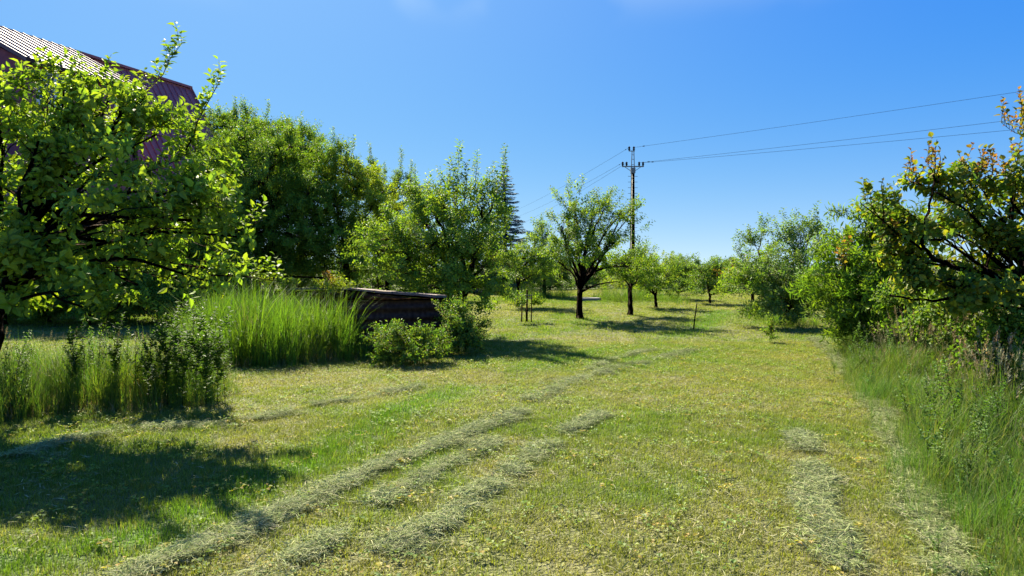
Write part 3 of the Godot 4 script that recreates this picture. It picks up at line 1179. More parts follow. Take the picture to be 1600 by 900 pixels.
# ---------------------------------------------------------------- raised bed, mesh panel
func raised_bed() -> void:
	var rim := 0.90
	var C := at(690, 474, 12.6)
	var D := at(556, 477, 12.0)
	var B := at(538, 457, 17.4)
	var A := at(402, 458, 17.0)
	for q in 4:
		pass
	var base := ground_under((A + B + C + D) * 0.25)
	var o := thing("raised_bed", base, "old raised bed of rusty corrugated sheet steel with a plank rim", "raised bed")
	var pts := [A, B, C, D]
	var g := base.y
	for i in pts.size():
		pts[i] = Vector3(pts[i].x, g + rim + 0.02 * i, pts[i].z) - base
	var rc := Color(0.115, 0.065, 0.048)
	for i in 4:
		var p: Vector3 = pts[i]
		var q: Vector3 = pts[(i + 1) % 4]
		var nrm := (q - p).cross(Vector3.UP).normalized()
		if nrm.dot((p + q) * 0.5) < 0:
			nrm = -nrm
		var wm := MB.new()
		var rows := 48
		for s in 2:                      # outer and inner face
			var off := 0.0 if s == 0 else -0.012
			for r in rows:
				var y0 := float(r) / rows
				var y1 := float(r + 1) / rows
				var w0 := 0.026 * sin(y0 * TAU * 6.0) + off
				var w1 := 0.026 * sin(y1 * TAU * 6.0) + off
				var h0 := lerpf(-0.15, p.y - 0.02, y0)
				var h1 := lerpf(-0.15, p.y - 0.02, y1)
				var a := Vector3(p.x, h0, p.z) + nrm * w0
				var b := Vector3(q.x, h0, q.z) + nrm * w0
				var c := Vector3(q.x, h1, q.z) + nrm * w1
				var d := Vector3(p.x, h1, p.z) + nrm * w1
				wm.quad(a, d, c, b, rc)
		var wl := part("wall", wm.mesh(), M.rust, o)
		var em := MB.new()               # rolled rim; the near side has its bright highlight painted in as lighter colour
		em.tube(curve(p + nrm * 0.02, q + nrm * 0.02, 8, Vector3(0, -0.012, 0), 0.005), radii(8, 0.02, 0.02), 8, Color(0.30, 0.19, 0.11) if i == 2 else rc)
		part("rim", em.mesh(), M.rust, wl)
		# corner post
		var pm := MB.new()
		pm.box(Transform3D(Basis(Vector3.UP, 0.7), Vector3(p.x * 0.94, p.y * 0.5 - 0.08, p.z * 0.94)), Vector3(0.05, p.y + 0.04, 0.05), rc)
		part("corner_post", pm.mesh(), M.rust, o)
	# planks lying on the long side from B to C
	var e0: Vector3 = pts[1]
	var e1: Vector3 = pts[2]
	var cuts := [0.0, 0.24, 0.43, 0.62, 0.82, 1.0]
	for i in 5:
		var p := e0.lerp(e1, cuts[i] + 0.006) + Vector3.UP * (0.045 + rf(-0.008, 0.008))
		var q := e0.lerp(e1, cuts[i + 1] - 0.006) + Vector3.UP * (0.045 + rf(-0.008, 0.008))
		var pm := MB.new()
		pm.box(look(p, q) * Transform3D(Basis(Vector3.BACK, rf(-0.04, 0.04)), Vector3(rf(-0.02, 0.02), 0, 0)), Vector3(0.24, 0.045, (q - p).length()), Color(0.30, 0.225, 0.185))
		part("plank", pm.mesh(), M.wood, o)
	var p2: Vector3 = pts[0].lerp(pts[1], 0.3) + Vector3.UP * 0.045
	var q2: Vector3 = pts[1] + Vector3.UP * 0.05
	var pm2 := MB.new()
	pm2.box(look(p2, q2), Vector3(0.16, 0.04, (q2 - p2).length()), Color(0.13, 0.10, 0.085))
	part("plank", pm2.mesh(), M.wood, o)
	var sm := MB.new()                   # soil inside
	var lv := 0.45
	sm.quad(Vector3(pts[0].x, lv, pts[0].z), Vector3(pts[1].x, lv, pts[1].z), Vector3(pts[2].x, lv, pts[2].z), Vector3(pts[3].x, lv, pts[3].z), Color(0.13, 0.10, 0.07))
	part("soil", sm.mesh(), M.soil, o)
	# a stone by the near corner
	var st := SphereMesh.new()
	st.radius = 0.5
	st.height = 1.0
	st.radial_segments = 14
	st.rings = 7
	var sp := gr(548, 545)
	var so := thing("stone", sp, "grey stone lying at the corner of the rusty raised bed", "stone")
	var mdt := MB.new()
	var arr := st.surface_get_arrays(0)
	var vs: PackedVector3Array = arr[Mesh.ARRAY_VERTEX]
	var ix: PackedInt32Array = arr[Mesh.ARRAY_INDEX]
	for i in range(0, ix.size(), 3):
		var tri := []
		for j in 3:
			var w := vs[ix[i + j]]
			tri.append(w * (0.9 + 0.35 * na.get_noise_3d(w.x * 160, w.y * 160, w.z * 160)) * Vector3(0.34, 0.3, 0.28) + Vector3(0, 0.08, 0))
		if (tri[1] - tri[0]).cross(tri[2] - tri[0]).length() > 1e-9:
			mdt.tri(tri[0], tri[1], tri[2], Color(0.26, 0.25, 0.24))
	part("rock", mdt.mesh(), M.conc, so)

func mesh_panel() -> void:
	var d := 17.5
	var a := at(406, 430, d)
	var b := at(529, 435, d + 0.3)
	var ga := ground_under(a)
	var gb := ground_under(b)
	var o := thing("wire_fence_panel", ga, "rusty framed wire mesh panel standing behind the raised bed", "fence panel")
	var fm := MB.new()
	var rc := Color(0.32, 0.20, 0.13)
	var A := a - ga
	var B := b - ga
	var A0 := Vector3.ZERO
	var B0 := gb - ga
	for s in [[A0, A], [B0, B], [A, B], [A0 + Vector3.UP * 0.1, B0 + Vector3.UP * 0.1]]:
		fm.tube(PackedVector3Array([s[0], s[1]]), PackedFloat32Array([0.026, 0.026]), 6, rc)
	part("frame", fm.mesh(), M.rust, o)
	var wm := MB.new()
	var W := (B - A).length()
	var H := A.y - 0.1
	var along := (B - A).normalized()
	var n := 0
	var step := 0.055
	var x := -H
	while x < W:
		for sgn in [0, 1]:
			# a diagonal wire clipped to the frame
			var x0 := maxf(x, 0.0)
			var x1 := minf(x + H, W)
			if x1 > x0:
				var h0 := (x0 - x) if sgn == 0 else H - (x0 - x)
				var h1 := (x1 - x) if sgn == 0 else H - (x1 - x)
				var p := A0 + along * x0 + Vector3.UP * (0.1 + h0)
				var q := A0 + along * x1 + Vector3.UP * (0.1 + h1)
				wm.tube(PackedVector3Array([p, q]), PackedFloat32Array([0.0035, 0.0035]), 3, Color(0.34, 0.27, 0.21))
		x += step
	part("wire_mesh", wm.mesh(), M.rust, o)

# ---------------------------------------------------------------- power pole and wires
func power_pole() -> void:
	var d := 46.0
	var top := at(989, 236, d)
	var base := ground_under(top)
	var o := thing("power_pole", base, "tall grey power pole with step bolts and brown insulators above the orchard", "power pole")
	var T := top - base
	var steelc := Color(0.16, 0.165, 0.17)
	var colr := T.y - 1.15               # the column ends here, the steel head goes on
	var pm := MB.new()
	pm.tube(PackedVector3Array([Vector3(0, -0.2, 0), Vector3(0, colr, 0)]), PackedFloat32Array([0.20, 0.115]), 12, Color(0.62, 0.64, 0.64), true)
	part("column", pm.mesh(), M.conc, o)
	var hm := MB.new()
	for s in [-1.0, 1.0]:
		hm.box(look(Vector3(s * 0.11, colr - 0.3, 0), Vector3(s * 0.06, T.y, 0)), Vector3(0.05, 0.05, 1.46), steelc)
	for y in [0.25, 0.6, 0.9]:
		hm.box(Transform3D(Basis(), Vector3(0, colr + y, 0)), Vector3(0.18, 0.03, 0.03), steelc)
	hm.box(Transform3D(Basis(), Vector3(0, colr - 0.15, 0)), Vector3(0.3, 0.36, 0.3), steelc)
	part("head_frame", hm.mesh(), M.steel, o)
	var am := MB.new()
	var ya := colr + 0.12
	am.box(Transform3D(Basis(), Vector3(0, ya, 0)), Vector3(1.46, 0.07, 0.09), steelc)
	part("crossarm", am.mesh(), M.steel, o)
	for s in [-1.0, 1.0]:
		var bm := MB.new()
		bm.box(look(Vector3(s * 0.55, ya - 0.02, 0), Vector3(s * 0.1, ya - 0.32, 0)), Vector3(0.035, 0.035, 0.55), steelc)
		part("brace", bm.mesh(), M.steel, o)
	var tb := MB.new()
	tb.box(Transform3D(Basis(), Vector3(-0.08, T.y, 0)), Vector3(0.40, 0.05, 0.08), steelc)
	part("top_bracket", tb.mesh(), M.steel, o)
	var im := MB.new()
	var pr := [[0.0, 0.05], [0.06, 0.05], [0.07, 0.08], [0.12, 0.075], [0.13, 0.055], [0.17, 0.055], [0.18, 0.075], [0.24, 0.07], [0.27, 0.04], [0.30, 0.0]]
	var ip := PackedVector3Array()
	var ir := PackedFloat32Array()
	for q in pr:
		ip.append(Vector3(0, q[0], 0))
		ir.append(q[1])
	im.tube(ip, ir, 10, Color(0.05, 0.025, 0.02))
	var imesh := im.mesh()
	var spots := [Vector3(-0.25, T.y + 0.02, 0), Vector3(0.06, T.y + 0.02, 0), Vector3(-0.68, ya + 0.03, 0), Vector3(-0.42, ya + 0.03, 0), Vector3(0.42, ya + 0.03, 0), Vector3(0.68, ya + 0.03, 0)]
	for p in spots:
		part("insulator", imesh, M.ceram, o).position = p
	var bolt := MB.new()
	bolt.tube(PackedVector3Array([Vector3(-0.32, 0, 0), Vector3(0.32, 0, 0)]), PackedFloat32Array([0.014, 0.014]), 5, steelc)
	var bmesh := bolt.mesh()
	var y := 3.0
	while y < colr - 0.4:
		part("step_bolt", bmesh, M.steel, o).position = Vector3(0, y, 0)
		y += 0.38
	# wires towards the apricot trees and towards the spruce
	var runs := [
		[spots[1], at(1600, 135, 33.0), 2.4, "upper thin overhead wire from pole top across the open sky"],
		[spots[4], at(1600, 178, 32.0), 2.4, "middle thin overhead wire from the crossarm towards the apricot trees"],
		[spots[5], at(1600, 194, 32.6), 2.4, "lowest thin overhead wire from the crossarm towards the apricot trees"],
		[spots[0], at(820, 321, 96.0), 1.15, "thin overhead wire descending from pole top behind the dark spruce"],
		[spots[2], at(820, 333, 96.0), 1.15, "thin overhead wire descending from crossarm end behind the dark spruce"],
		[spots[3], at(820, 346, 96.0), 1.15, "thin overhead wire descending from inner crossarm insulator behind the spruce"]]
	for r in runs:
		var a: Vector3 = r[0] + base + Vector3.UP * 0.22
		var b: Vector3 = r[1]
		b = a + (b - a) * r[2]
		var wm := MB.new()
		var pts := curve(a, b, 24, Vector3.ZERO, 0.0)
		var rad := PackedFloat32Array()
		for i in pts.size():
			var t := float(i) / 24
			pts[i].y -= 0.9 * t * (1 - t)
			rad.append(0.008)
		wm.tube(pts, rad, 5, Color(0.30, 0.33, 0.34))
		var wo := thing("power_line", a, r[3], "wire", "overhead wires on the power pole")
		var ws := part("wire", wm.mesh(), M.wire, wo)
		ws.position = -a
		var cl := MB.new()
		var cp: Vector3 = pts[0].lerp(pts[1], 0.35)
		var dir := (pts[1] - pts[0]).normalized()
		cl.tube(PackedVector3Array([cp - dir * 0.1, cp, cp + dir * 0.1]), PackedFloat32Array([0.015, 0.035, 0.015]), 6, Color(0.05, 0.05, 0.05))
		var cn := part("clamp", cl.mesh(), M.steel, wo)
		cn.position = -a

# ---------------------------------------------------------------- saplings and stakes
func small_things() -> void:
	var p := gr(823, 503)
	var st := thing("stake_cage", p, "three wooden stakes joined by a bar around a sapling", "stakes")
	var sc := p.z / -F
	var wcol := Color(0.30, 0.25, 0.19)
	for q in [[-8, 0.045, 0.02, 0.72], [0, -0.03, 0.028, 0.84], [7, 0.05, 0.016, 0.72]]:
		var m := MB.new()
		var x: float = q[0] * sc
		m.tube(PackedVector3Array([Vector3(x, -0.05, q[1]), Vector3(x + 0.01, q[3], q[1])]), PackedFloat32Array([q[2], q[2] * 0.9]), 7, wcol, true)
		part("stake", m.mesh(), M.wood, st)
	var bm := MB.new()
	for y in [0.70, 0.62]:
		bm.box(Transform3D(Basis(), Vector3(0, y, 0.075)), Vector3(0.30, 0.025, 0.015), wcol)
	part("crossbar", bm.mesh(), M.wood, st)
	var d := -p.z
	tree({"name": "sapling", "label": "young fruit sapling tied between three wooden stakes", "cat": "sapling", "d": d - 0.25, "base": 821, "fork": [821, 482], "r": 0.012, "kind": "pear", "dens": 160.0, "lobes": [[818, 474, 12, 7, 0.0], [826, 476, 9, 6, 0.05]]})
	var q0 := gr(1083, 516)
	var so := thing("stake", q0, "thin grey leaning stake standing alone in the mown lawn", "stake")
	var top := at(1089, 474, -q0.z)
	var sm := MB.new()
	sm.tube(PackedVector3Array([Vector3(0, -0.05, 0), (top - q0) * 0.5, top - q0]), PackedFloat32Array([0.016, 0.015, 0.013]), 7, Color(0.42, 0.41, 0.37), true)
	part("rod", sm.mesh(), M.wood, so)
	tree({"name": "sapling", "label": "tiny leafy sapling alone on the lawn beside the bushy tree", "cat": "sapling", "d": -gr(1207, 536).z, "base": 1207, "fork": [1207, 520], "r": 0.008, "kind": "berry", "dens": 90.0, "lobes": [[1206, 526, 7, 6, 0.0], [1207, 514, 3, 8, 0.0]]})
	var sp := gr(922, 470)
	var slab := thing("stone_slab", sp, "pale flat stone slab lying in the grass behind the apple trees", "slab")
	var mm := MB.new()
	mm.box(Transform3D(Basis(Vector3.UP, 0.2), Vector3(0, 0.06, 0)), Vector3(0.7, 0.10, 0.4), Color(0.30, 0.29, 0.28))
	part("slab", mm.mesh(), M.conc, slab)

# ---------------------------------------------------------------- sky
func sun_dir() -> Vector3:               # towards the sun
	var a := deg_to_rad(SUN_AZ)
	var e := deg_to_rad(SUN_EL)
	return Vector3(sin(a) * cos(e), sin(e), -cos(a) * cos(e))

func make_sky() -> Texture2D:
	var W := 1024
	var H := 512
	var im := Image.create(W, H, false, Image.FORMAT_RGBAF)
	var sd := sun_dir()
	var cn := FastNoiseLite.new()
	cn.seed = 77
	cn.frequency = 1.0
	cn.fractal_octaves = 4
	for y in H:
		var el := PI * 0.5 - PI * (y + 0.5) / H
		var s := maxf(sin(el), 0.0)
		var k := exp(-s * 6.0)
		var k2 := exp(-s * 18.0)
		var ce := cos(el)
		for x in W:
			var az := TAU * (x + 0.5) / W
			var dir := Vector3(sin(az) * ce, sin(el), -cos(az) * ce)
			var cosg := dir.dot(sd)
			var c := Vector3(0.0, 0.175, 0.88) * (1.0 - k) + Vector3(0.52 * sqrt(k), 0.80, 1.04) * k
			c += Vector3(0.12, 0.06, 0.0) * k2
			var mie := pow(maxf(0.0, 0.5 + 0.5 * cosg), 9.0)
			c += Vector3(0.32, 0.40, 0.14) * mie
			if el > 0.3:
				var hgt := 1.0 / maxf(dir.y, 0.08)
				var w := cn.get_noise_2d(dir.x * hgt * 1.5 + 2.0, dir.z * hgt * 0.5)
				c += Vector3(0.20, 0.17, 0.04) * smoothstep(0.06, 0.4, w) * smoothstep(0.32, 0.42, el) * smoothstep(1.3, 0.9, el)
			im.set_pixel(x, y, Color(c.x / EXPO, c.y / EXPO, c.z / EXPO))
	return ImageTexture.create_from_image(im)

# ---------------------------------------------------------------- everything
func _ready() -> void:
	rng.seed = 20240611
	na.seed = 5; na.frequency = 0.01; na.fractal_octaves = 3
	nb.seed = 8; nb.frequency = 0.02; nb.fractal_octaves = 2
	var cam := Camera3D.new()
	cam.name = "camera"
	cam.fov = rad_to_deg(2.0 * atan(450.0 / F))
	cam.near = 0.05
	cam.far = 2000.0
	add_child(cam)
	cam.position = EYE
	cam.rotation_degrees = Vector3(PITCH, 0, 0)
	cam.current = true
	var env := Environment.new()
	env.background_mode = Environment.BG_SKY
	env.sky = Sky.new()
	var psm := PanoramaSkyMaterial.new()
	psm.panorama = make_sky()
	env.sky.sky_material = psm
	env.tonemap_mode = Environment.TONE_MAPPER_LINEAR
	env.tonemap_exposure = EXPO
	env.sdfgi_enabled = true
	env.ssao_enabled = true
	env.ssil_enabled = true
	var we := WorldEnvironment.new()
	we.name = "world"
	we.environment = env
	add_child(we)
	var sun := DirectionalLight3D.new()
	sun.name = "sun"
	sun.light_color = Color(1.0, 0.955, 0.86)
	sun.light_energy = 1.6
	sun.light_angular_distance = 0.53
	sun.shadow_enabled = true
	add_child(sun)
	sun.look_at_from_position(sun_dir() * 50.0, Vector3.ZERO)
	materials()
	foliage_kinds()

	lush_lines = [
		[poly([[300, 800], [430, 745], [560, 680], [700, 612], [850, 568], [960, 542], [1060, 522]]), 0.55],
		[poly([[0, 890], [120, 870], [290, 820], [420, 740]]), 0.5],
		[poly([[1080, 520], [1110, 500], [1125, 488]]), 0.7]]
	for s in [[470, 590, 1.5], [390, 600, 0.9], [560, 610, 0.8], [390, 690, 0.5], [740, 590, 1.0], [830, 700, 0.5], [780, 740, 0.45], [1260, 560, 0.8], [930, 530, 1.6], [640, 580, 0.9], [1340, 640, 0.4]]:
		var g := gr(s[0], s[1])
		dry_spots.append([Vector2(g.x, g.z), s[2]])
	hay_rows = [
		{"line": poly([[150, 940], [240, 897], [360, 840], [470, 792], [560, 752], [640, 718], [730, 680], [830, 638]]), "w": 0.135, "dens": 117, "gap": -0.44, "label": "long pale row of cut hay beside the bright green strip"},
		{"line": poly([[520, 912], [570, 886], [640, 850], [720, 790], [800, 738], [870, 690], [940, 650]]), "w": 0.12, "dens": 97, "gap": -0.24, "label": "broken row of cut hay between dry brown patches of lawn"},
		{"line": poly([[400, 915], [520, 845], [590, 790], [690, 735], [770, 690]]), "w": 0.10, "dens": 74, "gap": -0.10, "label": "thin hay row between two thicker hay rows"},
		{"line": poly([[340, 668], [420, 655], [500, 635], [580, 622], [680, 600]]), "w": 0.14, "dens": 62, "gap": -0.22, "label": "thin hay row near the leafy weeds"},
		{"line": poly([[830, 632], [880, 602], [940, 582], [1030, 562], [1100, 545]]), "w": 0.22, "dens": 74, "gap": -0.29, "label": "hay row in the middle of the lawn pointing at the bend"},
		{"line": poly([[900, 588], [960, 562], [1020, 548]]), "w": 0.14, "dens": 46, "gap": -0.14, "label": "short faint hay row beyond the middle of the lawn"},
		{"line": poly([[1255, 680], [1268, 735], [1283, 800], [1302, 890]]), "w": 0.085, "dens": 117, "gap": -0.29, "label": "short grey green hay row near the flowering verge"},
		{"line": poly([[1270, 530], [1305, 556], [1338, 592], [1372, 640], [1400, 690], [1432, 760], [1460, 830], [1485, 905]]), "w": 0.085, "dens": 117, "gap": -0.64, "label": "hay row lying along the foot of the flowering verge"},
		{"line": poly([[20, 720], [120, 690], [230, 672], [330, 668]]), "w": 0.25, "dens": 70, "gap": -0.32, "label": "hay row in the shadow at the foot of the tall grass"}]
	build_ground()
	house()

	# -------- trees, from the front
	tree({"name": "apple_tree", "label": "large leafy apple tree in front of the house with red roof", "d": 7.5, "base": -30, "fork": [5, 430], "r": 0.11, "kind": "apple", "up": 0.3, "thin": 0.6, "per": 7, "dens": 82.0, "own": 300,
		"lobes": [[60, 320, 110, 110, 0.1], [165, 215, 105, 90, 0.4], [285, 280, 68, 72, 0.0], [320, 345, 75, 75, -0.3], [200, 340, 110, 90, -0.6], [70, 430, 100, 60, -0.3], [215, 445, 100, 48, -0.5], [330, 420, 50, 40, -0.2],
			[-60, 250, 100, 110, 0.3], [-130, 380, 120, 110, 0.0], [110, 160, 80, 45, 0.5], [215, 175, 45, 32, 0.3], [60, 220, 70, 60, -0.4], [130, 480, 70, 28, -0.6], [-250, 330, 120, 120, 0.3], [370, 370, 32, 35, -0.4], [130, 300, 80, 70, 0.2], [255, 385, 75, 55, -0.2], [0, 195, 80, 60, 0.3], [20, 390, 90, 60, -0.5], [150, 420, 90, 46, -0.2], [300, 330, 60, 55, 0.2], [342, 300, 40, 48, -0.1], [180, 270, 80, 50, -0.3], [40, 480, 70, 26, -0.2], [30, 370, 80, 45, 1.6], [150, 365, 80, 40, 1.7], [-100, 350, 100, 50, 1.6], [250, 385, 60, 35, 1.5], [25, 165, 70, 50, 0.2], [100, 140, 60, 32, 0.35], [175, 150, 62, 36, 0.35], [245, 210, 50, 40, 0.2], [60, 260, 80, 50, -0.2]],
		"slim": 0.72, "shoots": [[290, 235, 345, 124, 0.1], [205, 190, 284, 68, 0.3], [350, 370, 408, 345, -0.4], [190, 470, 160, 520, -0.7], [215, 470, 250, 505, -0.7], [120, 130, 125, 100, 0.5], [330, 430, 440, 440, -0.3]],
		"branches": [[[[10, 425, 0.0], [80, 412, -0.2], [140, 408, -0.4], [195, 402, -0.5], [230, 380, -0.5]], 0.035], [[[0, 430, 0.0], [40, 330, 0.1], [110, 230, 0.3]], 0.05], [[[195, 402, -0.5], [260, 420, -0.5], [330, 440, -0.4]], 0.02]]})
	tree({"name": "pear_tree", "label": "pear tree with upright leafy shoots beside the raised bed", "d": 15.0, "base": 716, "fork": [730, 440], "r": 0.10, "kind": "pear", "dens": 150.0,
		"lobes": [[640, 400, 68, 62, 0.2], [596, 375, 45, 45, 0.3], [700, 375, 75, 75, 0.0], [690, 315, 52, 45, 0.2], [758, 345, 45, 60, 0.1], [775, 415, 42, 45, 0.0], [725, 455, 55, 32, -0.5], [615, 435, 50, 28, 0.0], [655, 335, 45, 40, 0.4], [740, 400, 40, 50, -0.6], [690, 440, 45, 36, -0.6], [765, 468, 34, 30, -0.5], [700, 478, 40, 22, -0.6], [655, 455, 45, 22, 0.2]],
		"shoots": [[712, 320, 717, 238, 0.0], [744, 320, 747, 252, 0.1], [782, 330, 787, 243, 0.0], [690, 330, 687, 278, 0.2], [668, 320, 673, 290, 0.3], [725, 320, 729, 270, -0.3], [765, 330, 762, 285, 0.2], [640, 340, 648, 290, 0.2], [700, 300, 705, 262, 0.1], [777, 320, 772, 270, 0.2]],
		"branches": [[[[730, 440, 0], [742, 405, -0.1], [760, 360, 0]], 0.035], [[[726, 445, 0], [705, 400, 0], [690, 340, 0.1]], 0.03]]})
	# -------- the thicket behind
	tree({"name": "plum_tree", "label": "dense dark plum tree rising behind the wire mesh panel", "d": 20.4, "base": 425, "fork": [425, 400], "r": 0.10, "kind": "plum", "dens": 205.0, "group": "",
		"lobes": [[420, 300, 72, 75, 0.0], [385, 245, 55, 45, 0.2], [455, 370, 80, 60, 0.0], [375, 385, 60, 55, 0.2], [440, 245, 50, 40, 0.0, "plum"], [480, 310, 42, 50, -0.2], [420, 420, 80, 35, 0.3], [330, 400, 50, 50, 0.3]]})
	tree({"name": "plum_tree", "label": "tall plum tree whose crown tops the thicket beside the red roof", "d": 23.5, "base": 400, "fork": [400, 330], "r": 0.13, "kind": "plum", "dens": 175.0,
		"lobes": [[390, 215, 58, 42, 0.0], [350, 200, 35, 30, 0.2], [450, 225, 50, 40, 0.0], [420, 280, 95, 60, 0.5], [480, 250, 38, 42, -0.2], [345, 270, 50, 60, 0.3]],
		"shoots": [[365, 190, 367, 168, 0.0], [415, 190, 420, 172, 0.2], [470, 210, 472, 190, 0.0]]})
	tree({"name": "plum_tree", "label": "yellowish green plum tree between the dark plum and the pear tree", "d": 21.0, "base": 540, "fork": [540, 380], "r": 0.11, "kind": "lime", "dens": 185.0,
		"lobes": [[520, 262, 42, 38, 0.0, "plum"], [560, 290, 45, 45, 0.0], [525, 340, 60, 55, 0.0, "plum"], [590, 320, 36, 42, -0.2], [560, 380, 60, 50, 0.2, "plum"], [500, 400, 50, 45, 0.0, "plum"], [545, 425, 60, 30, 0.0, "plum"]],
		"shoots": [[515, 240, 520, 215, 0.0, "plum"], [545, 265, 553, 232, 0.0, "plum"]]})
	tree({"name": "poplar_tree", "label": "slender loose poplar with thin tops showing over the thicket", "d": 27.0, "base": 605, "fork": [605, 340], "r": 0.09, "kind": "grey", "dens": 130.0,
		"lobes": [[582, 285, 20, 32, 0.0], [622, 295, 20, 36, 0.0], [605, 330, 36, 30, 0.0], [650, 310, 26, 34, 0.2], [665, 350, 36, 40, 0.2], [600, 390, 60, 50, 0.0]],
		"shoots": [[580, 280, 578, 232, 0.0], [625, 290, 626, 240, 0.0], [605, 310, 600, 262, 0.1], [650, 295, 648, 268, 0.1], [640, 300, 643, 260, 0.0]]})
	# dark shrubs behind the apple tree
	for s in [[-60, 17.8, "dense green shrub at the end of the hedge behind the apple tree"], [75, 17.6, "dense green shrub in the hedge below the dormer window"], [195, 17.9, "dense green shrub in the hedge below the red roof"], [310, 18.0, "dense green shrub in the hedge next to the dark plum tree"], [8, 17.3, "low dense green shrub between the two hedge shrubs under the dormer"], [138, 17.2, "low dense green shrub in the middle of the hedge behind the apple tree"], [258, 17.4, "low dense green shrub in front of the hedge below the far roof end"]]:
		var x: float = s[0]
		tree({"name": "hedge_shrub", "label": s[2], "cat": "shrub", "group": "hedge shrubs behind the lawn", "d": s[1], "base": x, "fork": [x, 460], "r": 0.05, "kind": "plum", "dens": 190.0,
			"lobes": [[x - 35, 420, 50, 55, 0.0], [x + 35, 425, 50, 50, 0.2], [x, 370, 55, 50, 0.1], [x - 20, 470, 70, 30, -0.3], [x + 35, 474, 60, 28, -0.2], [x, 440, 80, 40, 0.2]]})
	for s in [[470, 27.0, "dense hedge shrub in the gap behind the yellowish plum tree"], [590, 29.0, "dense hedge shrub below the slender poplar"], [665, 30.0, "dense hedge shrub behind the pear tree crown"], [745, 31.0, "dense hedge shrub at the foot of the spruce"]]:
		var x: float = s[0]
		tree({"name": "hedge_shrub", "label": s[2], "cat": "shrub", "group": "hedge shrubs behind the lawn", "d": s[1], "base": x, "fork": [x, 440], "r": 0.05, "kind": "plum", "dens": 110.0,
			"lobes": [[x - 28, 425, 40, 32, 0.0], [x + 28, 425, 40, 32, 0.2], [x, 395, 42, 34, 0.1], [x, 448, 55, 16, -0.3]]})
	spruce(789, 249, 30.0, 46.0, "dark green spruce rising behind the pear tree")
	# -------- orchard beyond the lawn
	tree({"name": "apple_tree", "label": "small apple tree behind the staked sapling", "d": 22.5, "base": 808, "fork": [810, 445], "r": 0.06, "kind": "pear", "dens": 170.0,
		"lobes": [[825, 405, 34, 36, 0.0], [848, 425, 28, 26, 0.0], [812, 438, 28, 20, -0.3], [798, 415, 30, 34, 0.2]], "shoots": [[835, 385, 838, 360, 0.0]]})
	tree({"name": "plum_tree", "label": "slim plum tree standing behind the forked apple tree", "d": 27.5, "base": 850, "fork": [850, 430], "r": 0.07, "kind": "grey", "dens": 180.0,
		"lobes": [[848, 375, 16, 26, 0.0], [862, 400, 28, 30, 0.0], [845, 425, 30, 28, 0.0], [875, 430, 30, 28, 0.2]], "shoots": [[847, 365, 847, 343, 0.0]]})
	for s in [[800, 33.0, "dense hedge bush behind the small apple tree"], [860, 34.0, "dense hedge bush behind the slim plum tree"], [915, 35.0, "dense hedge bush behind the forked trunk"], [968, 36.0, "dense hedge bush behind the straight dark trunk"], [1020, 37.0, "dense hedge bush behind the low drooping apple tree"], [1070, 36.5, "dense hedge bush behind the bluish green apple tree"], [1135, 33.0, "dense hedge bush at the far end of the lawn"], [1185, 31.0, "dense hedge bush behind the reddish cherry plum"]]:
		var x: float = s[0]
		tree({"name": "hedge_bush", "label": s[2], "cat": "bush", "group": "bushes at the far hedge", "d": s[1], "base": x, "fork": [x, 445], "r": 0.04, "kind": "plum", "dens": 130.0,
			"lobes": [[x - 15, 435, 30, 22, 0.0], [x + 18, 437, 28, 20, 0.2], [x, 422, 26, 18, 0.0], [x, 450, 36, 10, -0.2]]})
	tree({"name": "apple_tree", "label": "forked old apple tree casting its shadow on the mown lawn", "d": 19.5, "on": [907, 498], "base": 907, "fork": [909, 440], "r": 0.095, "kind": "pear", "dens": 118.0, "bark": Color(0.12, 0.095, 0.075),
		"lobes": [[898, 318, 30, 25, 0.0], [878, 352, 38, 34, 0.1], [925, 345, 36, 36, 0.0], [972, 330, 27, 24, 0.1], [962, 375, 38, 36, -0.2], [920, 392, 40, 34, -0.4], [985, 415, 26, 26, 0.0], [872, 408, 26, 30, 0.0], [950, 415, 30, 22, 0.4], [1001, 322, 9, 11, 0.1], [885, 385, 30, 28, 0.5], [905, 370, 34, 34, 0.3], [945, 390, 34, 34, 0.3], [945, 325, 26, 26, 0.0]],
		"shoots": [[890, 305, 888, 290, 0.0], [905, 305, 912, 288, 0.0]],
		"branches": [[[[909, 445, 0], [912, 410, 0], [918, 375, 0], [925, 345, 0]], 0.05], [[[909, 448, 0], [930, 420, 0], [948, 390, 0], [965, 350, 0.1]], 0.05], [[[910, 455, 0], [930, 445, 0], [965, 440, 0.1]], 0.035], [[[907, 440, 0], [892, 415, 0], [882, 375, 0.1]], 0.035]]})
	tree({"name": "apple_tree", "label": "small apple tree with straight dark trunk next to the forked one", "d": 20.5, "on": [984, 492], "base": 984, "fork": [984, 450], "r": 0.085, "kind": "pear", "dens": 170.0, "bark": Color(0.10, 0.08, 0.065),
		"lobes": [[985, 418, 32, 30, 0.0], [1004, 402, 24, 22, 0.0], [966, 432, 24, 18, 0.0], [995, 440, 28, 15, -0.2], [1010, 430, 20, 22, 0.1]]})
	tree({"name": "apple_tree", "label": "low apple tree with drooping crown above rough grass", "d": 23.0, "on": [1025, 481], "base": 1025, "fork": [1024, 462], "r": 0.06, "kind": "pear", "dens": 170.0,
		"lobes": [[1022, 425, 30, 26, 0.0], [1045, 435, 24, 26, 0.0], [1030, 452, 26, 16, -0.2], [1008, 450, 18, 16, 0.0]]})
	tree({"name": "apple_tree", "label": "low bluish green apple tree next to the dark end bush", "d": 26.0, "base": 1060, "fork": [1060, 455], "r": 0.06, "kind": "grey", "dens": 170.0,
		"lobes": [[1058, 420, 26, 24, 0.0], [1075, 430, 18, 24, 0.0], [1050, 445, 26, 16, 0.0], [1070, 455, 20, 12, -0.2]]})
